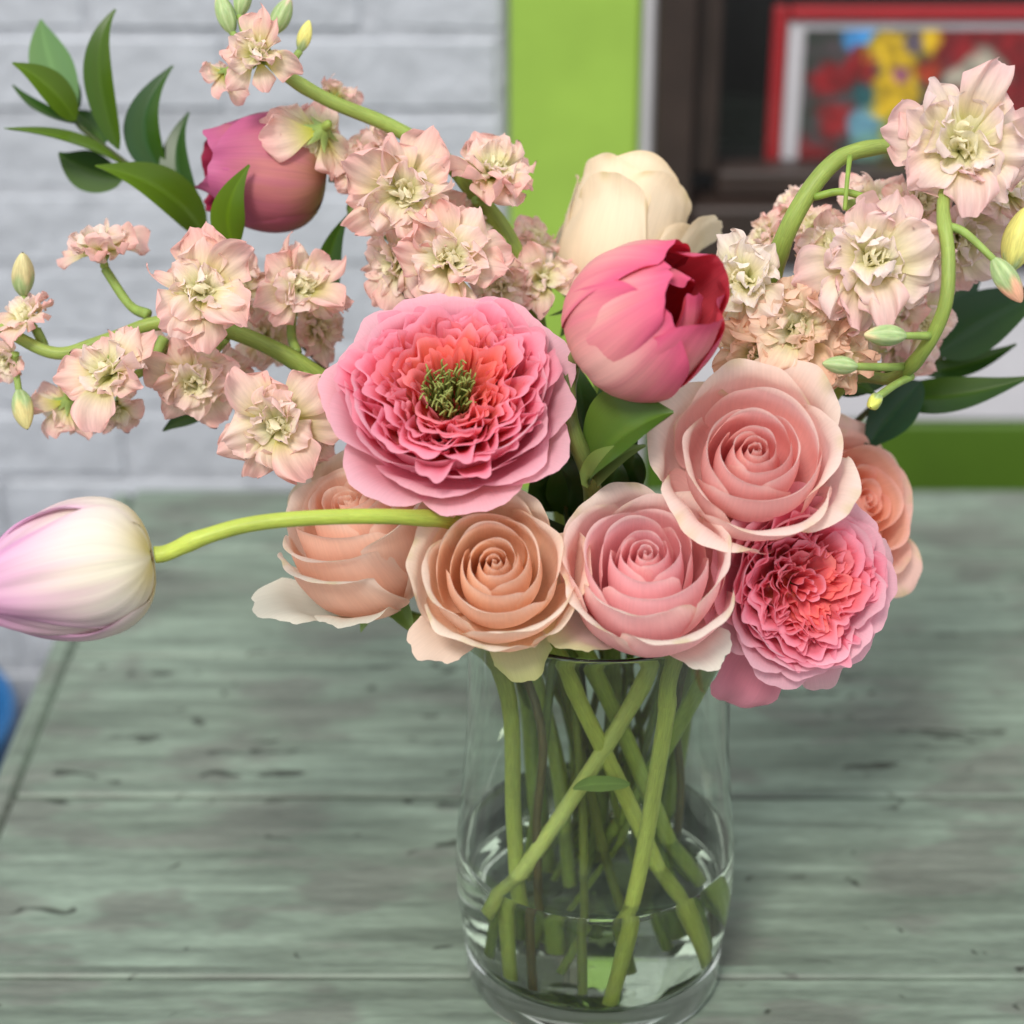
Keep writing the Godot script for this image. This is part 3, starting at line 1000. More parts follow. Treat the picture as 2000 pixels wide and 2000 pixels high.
func set_camera_and_light() -> void:
	var pitch := deg_to_rad(26.0)
	F = Vector3(0, -sin(pitch), -cos(pitch))
	U = Vector3(0, cos(pitch), -sin(pitch))
	R = Vector3.RIGHT
	var cam := Camera3D.new()
	cam.name = "camera"
	cam.position = CAM
	cam.rotation = Vector3(-pitch, 0, 0)
	add_child(cam)
	var lens := CameraAttributesPhysical.new()
	lens.frustum_focal_length = 68.25
	lens.frustum_focus_distance = 0.90
	lens.frustum_near = 0.02
	lens.frustum_far = 60.0
	lens.exposure_aperture = 4.6
	cam.attributes = lens
	cam.keep_aspect = Camera3D.KEEP_HEIGHT
	cam.fov = rad_to_deg(2.0 * atan(1000.0 / FPX))
	cam.near = 0.02
	cam.far = 60.0
	cam.current = true
	var env := Environment.new()
	env.background_mode = Environment.BG_SKY
	var sky := Sky.new()
	var sm_ := ProceduralSkyMaterial.new()
	sm_.sky_top_color = Color(0.96, 0.965, 0.99)
	sm_.sky_horizon_color = Color(0.89, 0.89, 0.90)
	sm_.sky_curve = 0.2
	sm_.ground_bottom_color = Color(0.35, 0.35, 0.35)
	sm_.ground_horizon_color = Color(0.6, 0.61, 0.62)
	sm_.sun_angle_max = 1.0
	sky.sky_material = sm_
	env.sky = sky
	env.background_energy_multiplier = 0.9
	env.tonemap_mode = Environment.TONE_MAPPER_LINEAR
	env.tonemap_exposure = 1.5
	env.sdfgi_enabled = true
	env.ssao_enabled = true
	env.ssil_enabled = true
	var we := WorldEnvironment.new()
	we.name = "world_environment"
	we.environment = env
	add_child(we)
	var sun := DirectionalLight3D.new()
	sun.name = "overcast_sun"
	sun.light_energy = 0.6
	sun.light_angular_distance = 14.0
	sun.light_color = Color(1.0, 0.975, 0.94)
	sun.shadow_enabled = true
	add_child(sun)
	sun.look_at_from_position(Vector3(-0.55, 1.75, 1.5), Vector3.ZERO)


func build_front() -> void:
	# brick wall, left of the green trim
	var wall := thing("brick_wall", "white painted brick wall behind the bouquet on the left", "wall", Vector3(-0.75, 0, WALL_Z))
	obj("backing", slab(Vector3(1.49, 2.4, 0.10), 0.002), M.mortar, wall, Transform3D(Basis(), Vector3(-0.75, 1.2, WALL_Z - 0.0535)))
	var bricks := []
	for k in 8:
		bricks.append(slab(Vector3(0.2075, 0.0570, 0.05), 0.0024, k, 0.0012))
	var half := slab(Vector3(0.099, 0.0570, 0.05), 0.0024, 20, 0.0015)
	rng.seed = 7
	var row := 0
	var y := 0.028
	while y < 1.45:
		var x := -0.112
		if row % 2 == 1:
			obj("brick", half, M.wall, wall, Transform3D(Basis(), Vector3(-0.004 - 0.0535, y, WALL_Z - 0.0265 + rnd(-0.0015, 0.0015))))
			x = -0.2175
		while x > -0.9:
			obj("brick", bricks[rng.randi() % 8], M.wall, wall, Transform3D(Basis(Vector3.UP, (rng.randi() % 2) * PI), Vector3(x - 0.004, y, WALL_Z - 0.0265 + rnd(-0.002, 0.002))))
			x -= 0.2145
		y += 0.0635
		row += 1
	# lime green upright board and white bead
	var trim := obj("green_trim_board", slab(Vector3(0.102, 2.4, 0.03), 0.003), M.lime, self, Transform3D(Basis(), Vector3(0.049, 1.2, WALL_Z - 0.008)))
	tag(trim, "bright lime green upright board between brick wall and window", "trim board")
	var bead := obj("white_bead", slab(Vector3(0.011, 2.4, 0.026), 0.003), M.white, self, Transform3D(Basis(), Vector3(0.1065, 1.2, WALL_Z - 0.012)))
	tag(bead, "narrow white upright strip between green board and dark window frame", "trim strip")
	# window with dark frame
	var win := thing("shop_window", "dark brown framed shop window in the upper right", "window", Vector3(0.5, 0.89, WALL_Z))
	var wz := WALL_Z - 0.02
	obj("frame", slab(Vector3(0.030, 1.6, 0.07), 0.003), M.brown, win, Transform3D(Basis(), Vector3(0.1275, 1.69, wz)))
	obj("frame", slab(Vector3(0.022, 1.53, 0.04), 0.003), M.brown, win, Transform3D(Basis(), Vector3(0.154, 1.725, wz - 0.012)))
	obj("sill", slab(Vector3(1.2, 0.05, 0.07), 0.003), M.brown, win, Transform3D(Basis(), Vector3(0.743, 0.915, wz)))
	obj("sill", slab(Vector3(1.2, 0.022, 0.04), 0.003), M.brown, win, Transform3D(Basis(), Vector3(0.765, 0.9515, wz - 0.012)))
	obj("pane", slab(Vector3(1.18, 1.52, 0.004), 0.0005), M.pane, win, Transform3D(Basis(), Vector3(0.755, 1.723, wz - 0.02)))
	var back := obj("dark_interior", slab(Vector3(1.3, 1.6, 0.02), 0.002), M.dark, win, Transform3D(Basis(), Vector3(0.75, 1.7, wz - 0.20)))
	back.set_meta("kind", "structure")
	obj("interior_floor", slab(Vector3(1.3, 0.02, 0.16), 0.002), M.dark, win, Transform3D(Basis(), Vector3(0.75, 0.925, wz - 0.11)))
	# the red framed picture inside the glass
	var sign_ := thing("framed_picture", "red framed colour picture behind the window glass", "picture", Vector3(0.43, 0.93, wz - 0.05))
	var sz := wz - 0.05
	var x0 := 0.2105
	var x1 := 0.64
	var y0 := 0.935
	var y1 := 1.083
	obj("frame", slab(Vector3(0.0115, y1 - y0, 0.012), 0.002), M.red, sign_, Transform3D(Basis(), Vector3(x0 + 0.0065, (y0 + y1) / 2, sz)))
	obj("frame", slab(Vector3(0.0115, y1 - y0, 0.012), 0.002), M.red, sign_, Transform3D(Basis(), Vector3(x1 - 0.0065, (y0 + y1) / 2, sz)))
	obj("frame", slab(Vector3(x1 - x0 - 0.027, 0.011, 0.012), 0.002), M.red, sign_, Transform3D(Basis(), Vector3((x0 + x1) / 2, y1 - 0.0055, sz)))
	obj("mount", slab(Vector3(x1 - x0 - 0.028, y1 - y0 - 0.013, 0.004), 0.0005), M.white, sign_, Transform3D(Basis(), Vector3((x0 + x1) / 2, (y0 + y1) / 2 - 0.006, sz - 0.002)))
	var q := QuadMesh.new()
	q.size = Vector2(x1 - x0 - 0.056, y1 - y0 - 0.032)
	obj("print", q, M.print, sign_, Transform3D(Basis(), Vector3((x0 + x1) / 2 - 0.001, (y0 + y1) / 2 - 0.002, sz + 0.004)))
	# under the window
	var apron := obj("window_apron", slab(Vector3(1.2, 0.14, 0.04), 0.003), M.white, self, Transform3D(Basis(), Vector3(0.714, 0.819, WALL_Z - 0.018)))
	tag(apron, "white painted board under the dark window", "board")
	var base := obj("green_base_panel", slab(Vector3(1.2, 0.747, 0.04), 0.003), M.green, self, Transform3D(Basis(), Vector3(0.714, 0.3745, WALL_Z - 0.016)))
	tag(base, "mid green panel below the white board at the right", "panel")
	# ground
	var ground := obj("ground", slab(Vector3(12, 0.1, 12), 0.001), M.paving, self, Transform3D(Basis(), Vector3(0, -0.05, 2.0)))
	tag(ground, "grey paving under the table", "", "", "structure")
	# the blue thing that peeps in
	var pot := thing("blue_pot", "blue round pot peeping in at the left edge beside the table", "pot", Vector3(-0.535, -0.02, -0.52))
	var prof := [Vector2(0.001, 0.0), Vector2(0.10, 0.0), Vector2(0.105, 0.006), Vector2(0.128, 0.55), Vector2(0.136, 0.556), Vector2(0.138, 0.59), Vector2(0.134, 0.597), Vector2(0.128, 0.594), Vector2(0.122, 0.54), Vector2(0.105, 0.05), Vector2(0.001, 0.045)]
	obj("body", lathe(prof, 48), M.blue, pot, Transform3D(Basis(), pot.position))


func build_table() -> void:
	var t := thing("table", "weathered grey-green painted plank table under the vase", "table", Vector3(0.2, 0, -0.15))
	var edges := [-0.583, -0.480, -0.325, -0.157, 0.0095, 0.175, 0.30]
	var left := -0.2955
	var right := 0.86
	for k in edges.size() - 1:
		var a: float = edges[k]
		var b: float = edges[k + 1]
		var gap := 0.0034 if k in [2, 3] else 0.0012
		obj("plank", slab(Vector3(right - left, 0.024, b - a - gap), 0.0016, k, 0.0004), M.table, t, Transform3D(Basis(), Vector3((left + right) / 2, TABLE - 0.0125 + [0.0, -0.0006, 0.0003, 0.0, 0.0004, 0.0][k], (a + b) / 2)))
	obj("end_moulding", slab(Vector3(0.0165, 0.026, 0.880), 0.004), M.table, t, Transform3D(Basis(), Vector3(left - 0.0095, TABLE - 0.0145, -0.1415)))
	obj("end_moulding", slab(Vector3(0.0165, 0.026, 0.880), 0.004), M.table, t, Transform3D(Basis(), Vector3(right + 0.0095, TABLE - 0.0145, -0.1415)))
	obj("apron", slab(Vector3(1.02, 0.09, 0.02), 0.002), M.table, t, Transform3D(Basis(), Vector3(0.28, TABLE - 0.071, -0.52)))
	obj("apron", slab(Vector3(1.02, 0.09, 0.02), 0.002), M.table, t, Transform3D(Basis(), Vector3(0.28, TABLE - 0.071, 0.24)))
	for x in [-0.25, 0.81]:
		for z in [-0.52, 0.24]:
			obj("leg", slab(Vector3(0.05, 0.7245, 0.05), 0.004), M.table, t, Transform3D(Basis(), Vector3(x, 0.36225, z)))


func build_vase() -> void:
	var b := TABLE + 0.0002
	var outer := [[0.001, 0.0], [0.058, 0.0], [0.0640, 0.0015], [0.0662, 0.006], [0.0664, 0.014], [0.0666, 0.024], [0.0678, 0.033], [0.0694, 0.044], [0.0705, 0.060], [0.0703, 0.078], [0.0690, 0.096], [0.0668, 0.116], [0.0650, 0.140], [0.0640, 0.170], [0.0636, 0.200], [0.0640, 0.216], [0.0646, 0.2195], [0.0640, 0.2215]]
	var prof := []
	for p in outer:
		prof.append(Vector2(p[0], p[1]))
	prof.append(Vector2(0.0627, 0.2213))
	for k in range(outer.size() - 2, 5, -1):
		prof.append(Vector2(outer[k][0] - 0.0019, outer[k][1]))
	prof.append(Vector2(0.0615, 0.0225))
	prof.append(Vector2(0.056, 0.0200))
	prof.append(Vector2(0.001, 0.0190))
	var v := thing("glass_vase", "clear glass jar vase holding the bouquet", "vase", Vector3(VX, b, 0))
	obj("body", lathe(prof, 96), M.glass, v, Transform3D(Basis(), Vector3(VX, b, 0)))
	var wp := [Vector2(0.001, 0.0186), Vector2(0.056, 0.0196), Vector2(0.0618, 0.0222)]
	var top := 0.083
	for k in range(6, outer.size()):
		if outer[k][1] < top:
			wp.append(Vector2(outer[k][0] - 0.0015, outer[k][1]))
	wp.append(Vector2(0.0684, top - 0.0005))
	wp.append(Vector2(0.0668, top - 0.0012))
	wp.append(Vector2(0.060, top - 0.0016))
	wp.append(Vector2(0.001, top - 0.0016))
	var w := obj("water", lathe(wp, 96), M.water, self, Transform3D(Basis(), Vector3(VX, b, 0)))
	tag(w, "clear water filling the lower part of the glass jar", "water")


func build_flowers() -> void:
	var blush := {"deep": col(255, 190, 190), "mid": col(255, 209, 204), "pale": col(254, 224, 216), "edge": col(255, 226, 218), "rim": col(253, 236, 224)}
	var peach := {"deep": col(255, 210, 172), "mid": col(255, 223, 198), "pale": col(255, 229, 210), "edge": col(255, 232, 214), "rim": col(254, 236, 218)}
	var rosy := {"deep": col(255, 188, 198), "mid": col(254, 206, 208), "pale": col(253, 218, 212), "edge": col(255, 224, 220), "rim": col(250, 234, 222)}
	var apricot := {"deep": col(255, 202, 174), "mid": col(255, 219, 198), "pale": col(253, 224, 202), "edge": col(255, 232, 216), "rim": col(250, 240, 228)}
	var cream := {"deep": col(246, 220, 176), "mid": col(252, 238, 212), "pale": col(250, 242, 222), "edge": col(252, 230, 198), "rim": col(251, 236, 210)}
	var salmon := {"deep": col(255, 180, 108), "mid": col(255, 200, 176), "pale": col(254, 206, 196), "edge": col(254, 202, 188), "rim": col(252, 210, 198)}
	var husk := col(226, 220, 170)
	var milk := col(246, 242, 228)

	rose("largest blush pink rose, wide open at the right of the bouquet", head_at(1478, 870, 0.865, towards(-0.02, 0.42, 1.0), 213, 0.93, 0.4), blush, {"seed": 12, "skirt": 3, "open": 1.02, "high": 0.88},
		[[1190, 1970, 0.985], [1230, 1755, 0.965], [1258, 1600, 0.95], [1297, 1413, 0.925], [1330, 1290, 0.91]], col(206, 222, 104))
	rose("peach rose facing forward at bottom centre, with swirled apricot heart", head_at(967, 1094, 0.860, towards(-0.02, 0.40, 1.0), 187, 1.0, 1.1), peach, {"seed": 23, "open": 1.04, "high": 1.0, "skirt": 3, "lipk": 0.75, "llk": 0.62, "cup": 0.14, "hang": [[0.35, -1.0, 0.55, 0.80, 0.02, husk, col(214, 216, 150), 0.25], [-0.75, -0.8, 0.5, 0.86, 0.25, peach.pale, peach.pale]]},
		[[1363, 1933, 1.02], [1265, 1640, 0.985], [1180, 1522, 0.965], [1141, 1386, 0.95], [1085, 1270, 0.93]], col(204, 220, 100))
	rose("rosy blush rose in front under the largest rose, deep cup", head_at(1262, 1076, 0.860, towards(-0.06, 0.66, 1.0), 200, 1.12, 2.2), rosy, {"seed": 37, "open": 1.0, "high": 1.12, "skirt": 3, "lipk": 0.75, "llk": 0.62, "cup": 0.16, "hang": [[-0.9, -0.6, 0.5, 0.82, 0.30, rosy.pale, husk], [0.75, -0.9, 0.45, 0.80, 0.22, rosy.pale, milk, 0.30]]},
		[[940, 1790, 0.985], [1058, 1625, 0.975], [1165, 1470, 0.965], [1268, 1310, 0.945]], col(216, 232, 128))
	rose("pale apricot rose turned up left behind the green tulip stem", head_at(678, 980, 0.915, towards(-0.30, 0.85, 0.75), 205, 1.15, 0.3), apricot, {"seed": 41, "open": 0.98, "high": 1.2, "skirt": 2, "lipk": 0.85, "llk": 0.75, "cup": 0.12, "hang": [[-0.8, -0.75, 0.62, 0.86, 0.35, milk, milk, 0.4], [0.1, -1.0, 0.6, 0.84, 0.42, apricot.pale, milk, 0.3]]},
		[[1017, 1930, 1.01], [1030, 1774, 0.985], [1045, 1620, 0.97], [1005, 1444, 0.955], [975, 1300, 0.945]], col(190, 208, 98))
	rose("cream rose seen from the side behind the pink tulip", head_at(1234, 388, 1.0, towards(0.30, 0.9, -0.30), 178, 1.35, 0.9), cream, {"seed": 53, "open": 0.80, "high": 1.65, "skirt": 2, "lipk": 0.55, "hang": [[1.0, 0.5, 0.5, 0.85, 1.0, cream.pale, cream.rim, 0.35]]},
		[[1250, 1900, 1.07], [1240, 1650, 1.03], [1215, 1450, 1.0], [1190, 1200, 1.0], [1180, 800, 1.0]], col(130, 156, 64))
	rose("salmon rose with orange heart half hidden behind the largest rose", head_at(1700, 975, 0.97, towards(0.42, 0.20, 0.6), 185, 1.0, 0.2), salmon, {"seed": 61, "open": 1.0, "high": 1.0},
		[[1150, 1860, 1.08], [1250, 1650, 1.03], [1330, 1450, 1.0], [1420, 1250, 0.99]], col(124, 152, 62))

	garden_rose("largest pink ruffled garden rose with green tufted heart, left of centre", head_at(879, 757, 0.875, towards(-0.02, 0.60, 1.0), 254, 0.42, 0.0), {"seed": 71, "clusters": 9, "hot": 2.4, "styles": 90},
		[[1386, 1880, 1.05], [1290, 1650, 1.01], [1207, 1483, 0.98], [1141, 1270, 0.95]], col(176, 200, 90))
	garden_rose("smaller pink ruffled garden rose hanging low at the right", head_at(1578, 1148, 0.885, towards(0.28, -0.10, 1.0), 196, 0.42, 0.5), {"seed": 83, "clusters": 7, "hot": 1.5, "styles": 0, "warm": 0.45, "hang": [[-0.28, -1.0, 0.42, 1.14, -0.30, col(247, 152, 172), col(248, 168, 186), 0.42], [0.5, -1.0, 0.5, 0.92, 0.05, col(249, 180, 196), col(251, 204, 214), 0.3], [1.0, 0.1, 0.5, 0.9, 0.1, col(249, 180, 196), col(251, 204, 214), 0.28]]},
		[[1100, 1900, 1.07], [1200, 1690, 1.03], [1281, 1522, 0.99], [1382, 1308, 0.95], [1440, 1230, 0.94]], col(160, 186, 80))

	# pink tulip with its curled leaf
	var way := [[1130, 1900, 1.06], [1180, 1600, 1.02], [1200, 1350, 0.98], [1165, 1050, 0.93], [1152, 930, 0.90], [1112, 820, 0.885]]
	var t1 := thing("tulip", "open pink tulip with red inside, above the largest rose", "tulip", in_jar(at(way[0][0], way[0][1], way[0][2])), "tulips in the bouquet")
	var x1 := head_at(1270, 615, 0.855, towards(0.60, 0.34, 0.80), 300, 0.52, 0.6)
	tulip_head(t1, x1, {"seed": 5, "wide": 0.52, "rim": 0.36, "relax": 0.0, "heart": true, "streak": 0.3, "outer_top": 0.9, "w1": 0.85, "turn": 0.4, "cb": col(250, 212, 176), "cm": col(246, 160, 166), "ce": col(238, 108, 148), "cs": col(250, 202, 192), "sw": 0.9, "inn": col(238, 96, 112), "innb": col(214, 40, 54), "ruf": 0.045, "drop": 0.24})
	stem_of(t1, x1, way, 0.0042, 0.0042, col(110, 134, 60), col(120, 132, 76))
	leaf(t1, [1150, 945, 0.90], [1195, 850, 0.872], [1316, 805, 0.862], 74, Vector3(-0.1, 0.55, 0.8), {"fold": 0.55, "ca": col(72, 104, 40), "cb": col(88, 116, 44), "mid": 0.55, "thick": 0.0008})
	leaf(t1, [1150, 945, 0.895], [1180, 905, 0.875], [1262, 870, 0.868], 26, Vector3(0.1, 0.3, 0.9), {"fold": 0.3, "ca": col(128, 144, 84), "cb": col(110, 132, 66), "mid": 0.4})

	# white and lilac tulip reaching out left
	way = [[1110, 1880, 1.05], [1090, 1500, 1.0], [1010, 1200, 0.94], [960, 1075, 0.915], [890, 1022, 0.882], [790, 1010, 0.858], [640, 1010, 0.85], [500, 1022, 0.849], [400, 1048, 0.848]]
	var t2 := thing("tulip", "white and lilac tulip reaching out to the left edge on a long stem", "tulip", in_jar(at(way[0][0], way[0][1], way[0][2])), "tulips in the bouquet")
	var x2 := head_at(132, 1116, 0.848, towards(-1.0, -0.19, 0.06), 330, 0.5, 0.95)
	tulip_head(t2, x2, {"seed": 9, "wide": 0.44, "rim": 0.27, "relax": 0.15, "turn": 0.3, "cb": col(238, 226, 150), "cm": col(246, 240, 226), "ce": col(234, 176, 216), "cs": col(250, 246, 222), "sw": 0.75, "m0": 0.03, "m1": 0.4, "e0": 0.34, "streak": 0.22, "drop": 0.36, "ridge": 0.008, "inn": col(246, 214, 234), "innb": col(250, 244, 220), "ruf": 0.03})
	stem_of(t2, x2, way, 0.0036, 0.0036, col(150, 176, 66), col(196, 212, 96), "stem", 0.10)

	# mauve tulip behind
	way = [[1180, 1850, 1.08], [1150, 1500, 1.04], [1060, 1200, 1.0], [900, 700, 1.0], [780, 480, 0.99], [690, 415, 0.985]]
	var t3 := thing("tulip", "mauve tulip lying on its side behind the dark leaves at upper left", "tulip", in_jar(at(way[0][0], way[0][1], way[0][2])), "tulips in the bouquet")
	var x3 := head_at(522, 330, 0.985, towards(-1.0, 0.10, 0.12), 232, 0.5, 0.2)
	tulip_head(t3, x3, {"seed": 14, "wide": 0.52, "rim": 0.36, "relax": 0.2, "drop": 0.20, "w1": 0.9, "ridge": 0.003, "turn": 0.9, "cb": col(176, 150, 84), "cm": col(202, 112, 132), "ce": col(206, 108, 154), "cs": col(222, 152, 136), "sw": 0.7, "inn": col(170, 50, 84), "innb": col(130, 36, 46), "ruf": 0.03})
	stem_of(t3, x3, way, 0.0032, 0.0032, col(100, 126, 56), col(110, 130, 66))

	build_stock()
	build_greens()


func build_stock() -> void:
	var V := func(x, y, z): return Vector3(x, y, z)
	stock("peach stock stem arching up left from behind the big garden rose to the top edge", 101,
		[[1130, 1900, 1.09], [1120, 1250, 1.02], [1060, 700, 0.99], [1010, 500, 0.97], [930, 380, 0.965], [860, 305, 0.962], [760, 245, 0.96], [640, 195, 0.955], [550, 140, 0.95], [505, 90, 0.945]], 0.0048, 0.0030,
		[[500, 105, 0.925, 82, V.call(-0.15, 0.1, 1), "stock", 0.75], [620, 268, 0.965, 112, V.call(-0.35, -0.25, -0.6), "stock", 0.7], [790, 375, 0.915, 128, V.call(-0.05, -0.12, 1), "stock", 1.0, [880, 320, 0.955]],
		[965, 330, 0.945, 105, V.call(0.25, 0.55, 0.75), "stock", 1.0, [930, 390, 0.96]], [880, 505, 0.915, 122, V.call(0.08, 0.05, 1), "stock", 1.0, [985, 470, 0.955]], [1060, 545, 0.965, 85, V.call(0.2, 0.1, 0.9), "stock", 0.8, [1035, 540, 0.97]],
		[770, 520, 0.945, 92, V.call(-0.6, -0.2, 0.5), "stock"], [715, 290, 0.975, 78, V.call(-0.3, 0.4, 0.4), "stock"], [655, 185, 0.985, 55, V.call(0.1, 0.7, -0.3), "stock", 0.7], [1045, 465, 0.985, 62, V.call(0.4, 0.5, 0.3), "stock", 0.8], [430, 150, 0.955, 62, V.call(-0.6, -0.5, -0.2), "stock", 0.5], [840, 440, 0.955, 84, V.call(-0.1, 0.0, 0.7), "stock", 1.0], [930, 440, 0.965, 70, V.call(0.4, 0.2, 0.6), "stock", 0.9], [980, 560, 0.955, 70, V.call(0.2, -0.2, 0.8), "stock", 1.0], [700, 330, 0.97, 70, V.call(-0.4, 0.0, 0.6), "stock", 0.9]],
		[[595, 70, 0.95, 26, V.call(0.3, 0.9, 0.2), 0.3, col(226, 220, 130), [545, 125, 0.95]], [440, 25, 0.95, 34, V.call(-0.3, 0.9, 0.1), 0.9, col(220, 214, 150), [500, 95, 0.945]], [475, -5, 0.95, 30, V.call(0.2, 0.9, 0.1), 0.8, col(220, 214, 140), [505, 90, 0.945]], [550, 30, 0.955, 32, V.call(0.4, 0.8, 0.1), 0.9, col(230, 200, 180), [520, 95, 0.945]]])
	stock("peach stock stem lying out to the left edge under the mauve tulip", 202,
		[[1070, 1900, 1.07], [1050, 1500, 1.02], [1000, 1250, 0.99], [760, 850, 0.965], [600, 720, 0.95], [460, 650, 0.945], [320, 630, 0.945], [215, 662, 0.945], [110, 690, 0.945], [0, 640, 0.945]], 0.0048, 0.0030,
		[[392, 565, 0.905, 125, V.call(0.02, 0.22, 1), "stock", 1.0, [430, 645, 0.94]], [195, 478, 0.955, 98, V.call(-0.15, 0.9, 0.25), "stock", 0.9, [290, 615, 0.95]], [590, 560, 0.945, 100, V.call(0.35, 0.35, 0.7), "stock", 1.0, [580, 690, 0.95]],
		[205, 722, 0.915, 110, V.call(-0.3, 0.35, 0.75), "stock", 0.9, [320, 660, 0.945]], [378, 745, 0.935, 100, V.call(0.0, -0.25, 0.8), "stock", 1.0, [440, 660, 0.945]], [540, 830, 0.905, 128, V.call(-0.1, -0.15, 1), "stock", 1.0, [600, 730, 0.945]], [50, 615, 0.945, 76, V.call(-0.35, 0.6, 0.5), "stock", 0.9, [80, 680, 0.945]],
		[130, 795, 0.965, 84, V.call(-0.2, -0.4, -0.5), "stock", 0.7, [150, 690, 0.945]], [10, 705, 0.95, 56, V.call(-0.3, -0.3, 0.6), "stock", 0.8], [620, 635, 0.975, 76, V.call(0.5, 0.0, 0.5), "stock"], [330, 690, 0.975, 80, V.call(-0.2, -0.3, 0.5), "stock", 0.8], [520, 660, 0.985, 80, V.call(0.1, -0.1, 0.6), "stock", 0.8], [470, 560, 0.955, 84, V.call(0.5, 0.1, 0.6), "stock", 1.0], [600, 850, 0.945, 80, V.call(0.3, -0.3, 0.7), "stock", 0.9], [440, 740, 0.965, 72, V.call(0.2, -0.4, 0.6), "stock", 0.9], [230, 800, 0.955, 66, V.call(0.1, -0.6, 0.5), "stock", 0.8]],
		[[45, 535, 0.945, 38, V.call(0.1, 0.8, 0.5), 0.45, col(214, 204, 150), [60, 640, 0.945]], [45, 800, 0.945, 36, V.call(0.25, -0.8, 0.3), 0.45, col(214, 204, 140), [30, 690, 0.945]]])
	stock("blush stock stem with a thick bent green stalk at the right", 303,
		[[1250, 1900, 1.08], [1290, 1600, 1.03], [1380, 1250, 0.99], [1470, 800, 0.95], [1505, 560, 0.93], [1530, 470, 0.915], [1570, 390, 0.91], [1620, 325, 0.91], [1670, 296, 0.915], [1760, 285, 0.93], [1880, 300, 0.935]], 0.0050, 0.0034,
		[[1882, 282, 0.885, 162, V.call(0.0, 0.12, 1), "stock_blush", 1.0], [1705, 510, 0.885, 156, V.call(0.0, 0.08, 1), "stock_blush", 1.0, [1660, 390, 0.915]], [1455, 548, 0.900, 108, V.call(-0.25, 0.15, 1), "stock_cream", 0.8], [1550, 640, 0.900, 126, V.call(-0.1, 0.1, 1), "stock_peach", 1.2],
		[1480, 695, 0.905, 86, V.call(-0.2, -0.3, 1), "stock_peach", 1.1], [1640, 700, 0.905, 82, V.call(0.1, -0.4, 1), "stock_peach", 1.1], [1880, 470, 0.945, 112, V.call(0.25, -0.3, 0.6), "stock_blush", 1.0], [1975, 370, 0.93, 86, V.call(0.4, 0.0, 0.8), "stock_blush", 1.0], [1550, 395, 0.975, 66, V.call(-0.4, 0.3, 0.1), "stock", 0.8], [1490, 460, 0.965, 60, V.call(-0.6, 0.2, 0.3), "stock", 0.8],
		[1610, 560, 0.935, 84, V.call(-0.2, 0.1, 0.9), "stock_peach", 1.1], [1700, 400, 0.955, 86, V.call(-0.1, 0.3, 0.6), "stock", 0.9], [1800, 630, 0.965, 92, V.call(0.2, -0.2, 0.5), "stock_blush", 0.9], [1590, 440, 0.955, 62, V.call(-0.2, 0.2, 0.8), "stock", 0.9], [1760, 680, 0.985, 80, V.call(0.1, -0.2, 0.7), "stock", 0.9], [1560, 735, 0.925, 66, V.call(-0.1, -0.5, 0.9), "stock_peach", 1.0], [1680, 630, 0.925, 78, V.call(0.1, -0.2, 1), "stock_blush", 1.0], [1625, 480, 0.93, 84, V.call(-0.3, 0.3, 0.9), "stock", 1.0], [1745, 600, 0.955, 84, V.call(0.2, 0.0, 0.8), "stock", 1.0], [1420, 650, 0.935, 60, V.call(-0.5, -0.1, 0.8), "stock_peach", 0.9], [1800, 390, 0.945, 80, V.call(0.2, 0.1, 0.7), "stock", 1.0]], [])
	var hook := stock("bright green hooked stock stalk with closed buds hanging at far right", 404,
		[[1400, 1300, 1.0], [1500, 1000, 1.0], [1640, 760, 0.965], [1745, 738, 0.91], [1800, 690, 0.885], [1845, 600, 0.872], [1852, 500, 0.872], [1842, 410, 0.88], [1850, 330, 0.905]], 0.0030, 0.0030, [],
		[[1728, 655, 0.868, 36, V.call(-1.0, 0.0, 0.2), 0.85, col(226, 210, 160), [1815, 655, 0.88]], [1640, 713, 0.868, 29, V.call(-1.0, 0.08, 0.1), 0.95, col(200, 214, 150), [1770, 715, 0.90]], [1708, 785, 0.875, 25, V.call(-0.4, -0.4, 0.8), 0.55, col(216, 222, 110), [1780, 735, 0.90]], [1968, 548, 0.868, 42, V.call(0.45, -0.75, 0.1), 0.62, col(236, 180, 148), [1848, 440, 0.876]], [1990, 465, 0.89, 52, V.call(0.2, 0.9, 0.2), 0.1, col(230, 226, 130), [1975, 530, 0.885]]])
	path_stem(hook, [[1590, 385, 0.908], [1650, 375, 0.905], [1740, 402, 0.905]], 0.0018, 0.0015, col(140, 172, 74), col(150, 180, 84), "side_stalk")
	path_stem(hook, [[1660, 305, 0.905], [1655, 350, 0.895], [1650, 410, 0.895]], 0.0012, 0.0010, col(140, 172, 74), col(150, 180, 84), "side_stalk")


